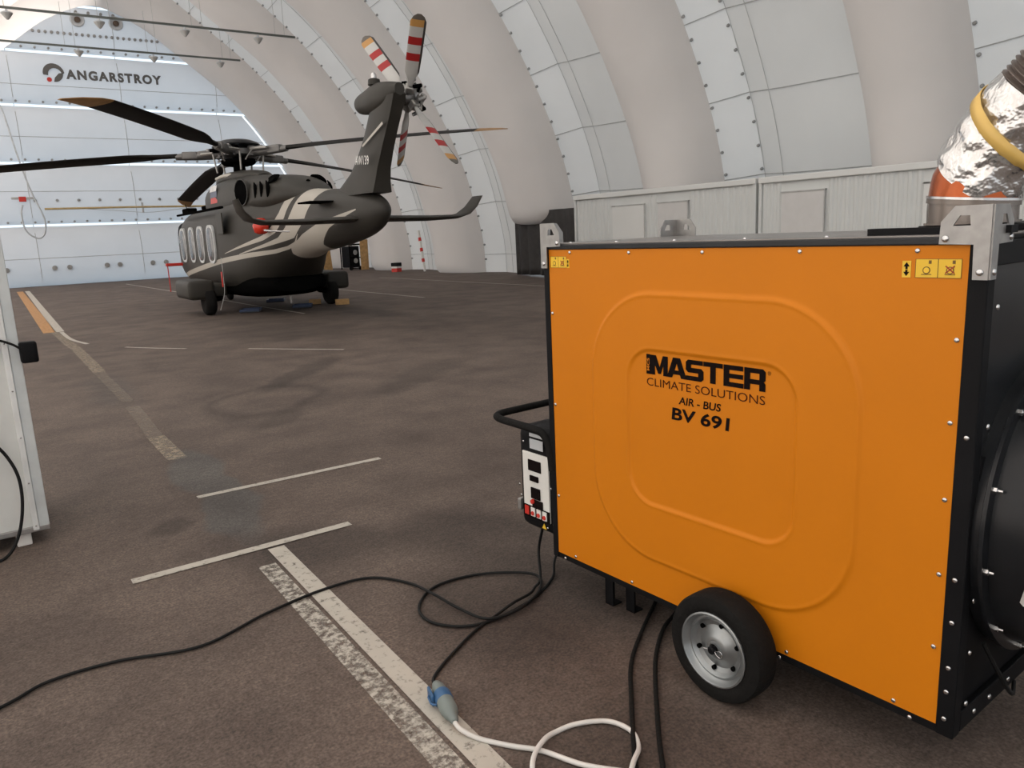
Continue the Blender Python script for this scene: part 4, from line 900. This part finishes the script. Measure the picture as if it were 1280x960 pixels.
# corrugated hose
hp = path[41:]; rings = []
hpts = []
for a, b in zip(hp, hp[1:]):
    for j in range(6): hpts.append(a.lerp(b, j / 6))
acc = 0; prev = hpts[0]; rr = []
for p in hpts:
    acc += (p - prev).length; prev = p; rr.append(.112 + .005 * math.sin(acc / .0135 * 2 * PI))
MB().tube(hpts, rr, 40, cap=False).build('corrugated_hose', M_hose, D, smooth=60)
def wrap(i0, i1, turns, a0, w, r, m, name):
    mb = MB(); vs = []; n = 40
    for k in range(n + 1):
        f = i0 + (i1 - i0) * k / n; i = int(f); p = path[i].lerp(path[i + 1], f - i); d = (path[i + 1] - path[i]).normalized(); a = up.cross(d).normalized(); b = d.cross(a)
        t = a0 + turns * 2 * PI * k / n; q = (a * math.cos(t) + b * math.sin(t)) * r; vs += [p + q - d * w / 2, p + q + d * w / 2]
    o = mb.add(vs, [(2*i, 2*i+1, 2*i+3, 2*i+2) for i in range(n)]).build(name, m, D, smooth=60); md = o.modifiers.new('t', 'SOLIDIFY'); md.thickness = .002
wrap(37, 27, .62, PI * .92, .034, .1235, M_tape, 'yellow_tape')

# ------------------------------------------------------------------ cords on the floor
def cord(pts, r, m, name, label, cat, parent=None, k=7):
    o = MB().tube(spline(pts, k), r, 8).build(name, m, parent, smooth=60)
    if not parent: tag(o, label, cat)
    return o
z = .009
cord([(2.13, 2.74, .15), (1.99, 2.66, .05), (1.91, 2.58, z), (1.70, 2.47, z), (1.44, 2.44, z), (1.30, 2.56, z), (1.31, 2.72, z), (1.46, 2.85, z), (1.68, 2.83, z), (1.86, 2.66, z + .01), (1.80, 2.52, z + .01), (1.63, 2.43, z + .01), (1.48, 2.44, z + .01), (1.43, 2.58, z + .012), (1.40, 2.76, z + .02), (1.38, 2.97, z), (1.26, 3.13, z), (1.04, 3.15, z), (.77, 3.09, z), (.49, 2.99, z), (.21, 3.08, z), (-.02, 3.09, z), (-.17, 3.01, z), (-.5, 2.9, z)],
     .0065, M_cord, 'power_cord', 'black power cord coiled by the heater and trailing off left', 'cord')
cord([(1.895, 2.62, .235), (1.90, 2.66, .12), (1.86, 2.60, .02), (1.78, 2.53, z + .02), (1.73, 2.50, z + .016), (1.62, 2.47, z + .02), (1.53, 2.46, z), (1.40, 2.41, z), (1.26, 2.33, z), (1.16, 2.265, z), (1.10, 2.21, .012), (1.083, 2.155, .026)], .0065, M_cord, 'power_cord', 'black power cord from the heater control box to the blue plug', 'cord')
cord([(1.027, 1.935, .028), (1.03, 1.90, .02), (1.06, 1.84, z), (1.12, 1.75, z), (1.18, 1.675, z), (1.24, 1.55, z), (1.33, 1.44, z)], .008, M_cordw, 'power_cord', 'white power cord running from the blue plug to the frame bottom', 'cord')
cord([(1.04, 1.52, z), (1.12, 1.64, z + .014), (1.20, 1.695, z + .014), (1.27, 1.72, z), (1.345, 1.71, z), (1.43, 1.66, z), (1.455, 1.58, z), (1.42, 1.51, z), (1.34, 1.45, z + .016), (1.22, 1.36, z)], .008, M_cordw, 'power_cord', 'loop of white power cord crossing under the other white cord', 'cord')
for o_ in ([(2.2, 2.2, .012), (2.11, 2.13, .012), (1.91, 2.0, .012), (1.72, 1.86, .012), (1.56, 1.69, .012), (1.36, 1.46, .012), (1.2, 1.25, .012)], 'black hose on the floor beneath the heater, the left of two'), ([(2.2, 2.08, .012), (2.1, 2.01, .012), (1.97, 1.95, .012), (1.79, 1.81, .012), (1.56, 1.57, .012), (1.42, 1.41, .012), (1.3, 1.25, .012)], 'black hose on the floor beside the heater wheel, the right of two'):
    cord(o_[0], .008, M_rubber, 'hose', o_[1], 'hose')
# blue industrial plug and socket
pl_ = empty('plug_connector', (1.083, 2.16, .03)); dd = Vector((1.027 - 1.083, 1.93 - 2.16, 0)); pl_.rotation_euler = Vector(dd).to_track_quat('Z', 'Y').to_euler()
tag(pl_, 'blue and grey industrial plug joining black and white cords', 'plug')
MB().lathe([(.009, 0), (.014, .005), (.022, .03), (.026, .06), (.026, .075)], 24).build('plug_shell', M_greypl, pl_, smooth=50)
MB().lathe([(.029, .072), (.031, .078), (.031, .115), (.028, .12)], 24).build('blue_collar', M_blue, pl_, smooth=50)
MB().lathe([(.029, .12), (.029, .165), (.024, .19), (.017, .205), (.014, .225), (.009, .235)], 24).build('socket_shell', M_greypl, pl_, smooth=50)
MB().bbox((-.040, -.02, .035), (-.030, .02, .10), .004).tube([(-.030, 0, .05), (-.045, 0, .07), (-.045, 0, .11), (-.03, 0, .125)], .004, 6).build('blue_flap', M_blue, pl_, smooth=50)

# ------------------------------------------------------------------ white cabinet at the left edge
cbn = empty('white_cabinet', (.10, 4.70, 0), math.radians(2)); tag(cbn, 'tall white metal cabinet at the left edge of the picture', 'cabinet')
MB().bbox((-1.1, .01, .09), (-.045, .8, 1.95), .006).build('cabinet_body', M_white, cbn)
MB().bbox((-.05, -.004, .085), (.0, .8, 1.955), .004).build('edge_profile', mat('profile_white', (.55, .58, .58), .4), cbn)
MB().bbox((-.078, -.012, .085), (-.05, .02, 1.95), .004).build('edge_strip', mat('strip_white', (.68, .69, .68), .4), cbn)
MB().bbox((-1.1, -.006, .075), (.0, .02, .105), .004).build('bottom_profile', M_zinc, cbn)
for x in (-.16, -1.0): MB().bbox((x, .03, 0), (x + .07, .11, .09), .006).build('foot', M_whitep, cbn)
for z_ in (.11, .35, .60, .85, 1.1, 1.35, 1.6, 1.8): inst(sc0, cbn, (-.064, -.012, z_), (PI/2, 0, 0), (.7, .7, .7))
hb = MB().bbox((-.005, -.05, .99), (.075, .02, 1.10), .012).build('black_latch', M_black, cbn, smooth=50)
MB().tube(spline([(.0, -.045, 1.07), (-.04, -.05, 1.10), (-.1, -.04, 1.125), (-.16, -.03, 1.12)]), .007, 6).build('latch_cable', M_cord, cbn, smooth=60)
MB().bbox((-.19, -.02, 1.02), (-.115, .02, 1.16), .015).build('socket', mat('socket_dark_red', (.06, .02, .02), .5), cbn)
cord([(-.20, -.03, .62), (-.14, -.03, .52), (-.105, -.05, .40), (-.11, -.06, .25), (-.15, -.08, .10), (-.22, -.12, .012), (-.35, -.2, .009)], .008, M_cord, 'hanging_cable', '', '', cbn)
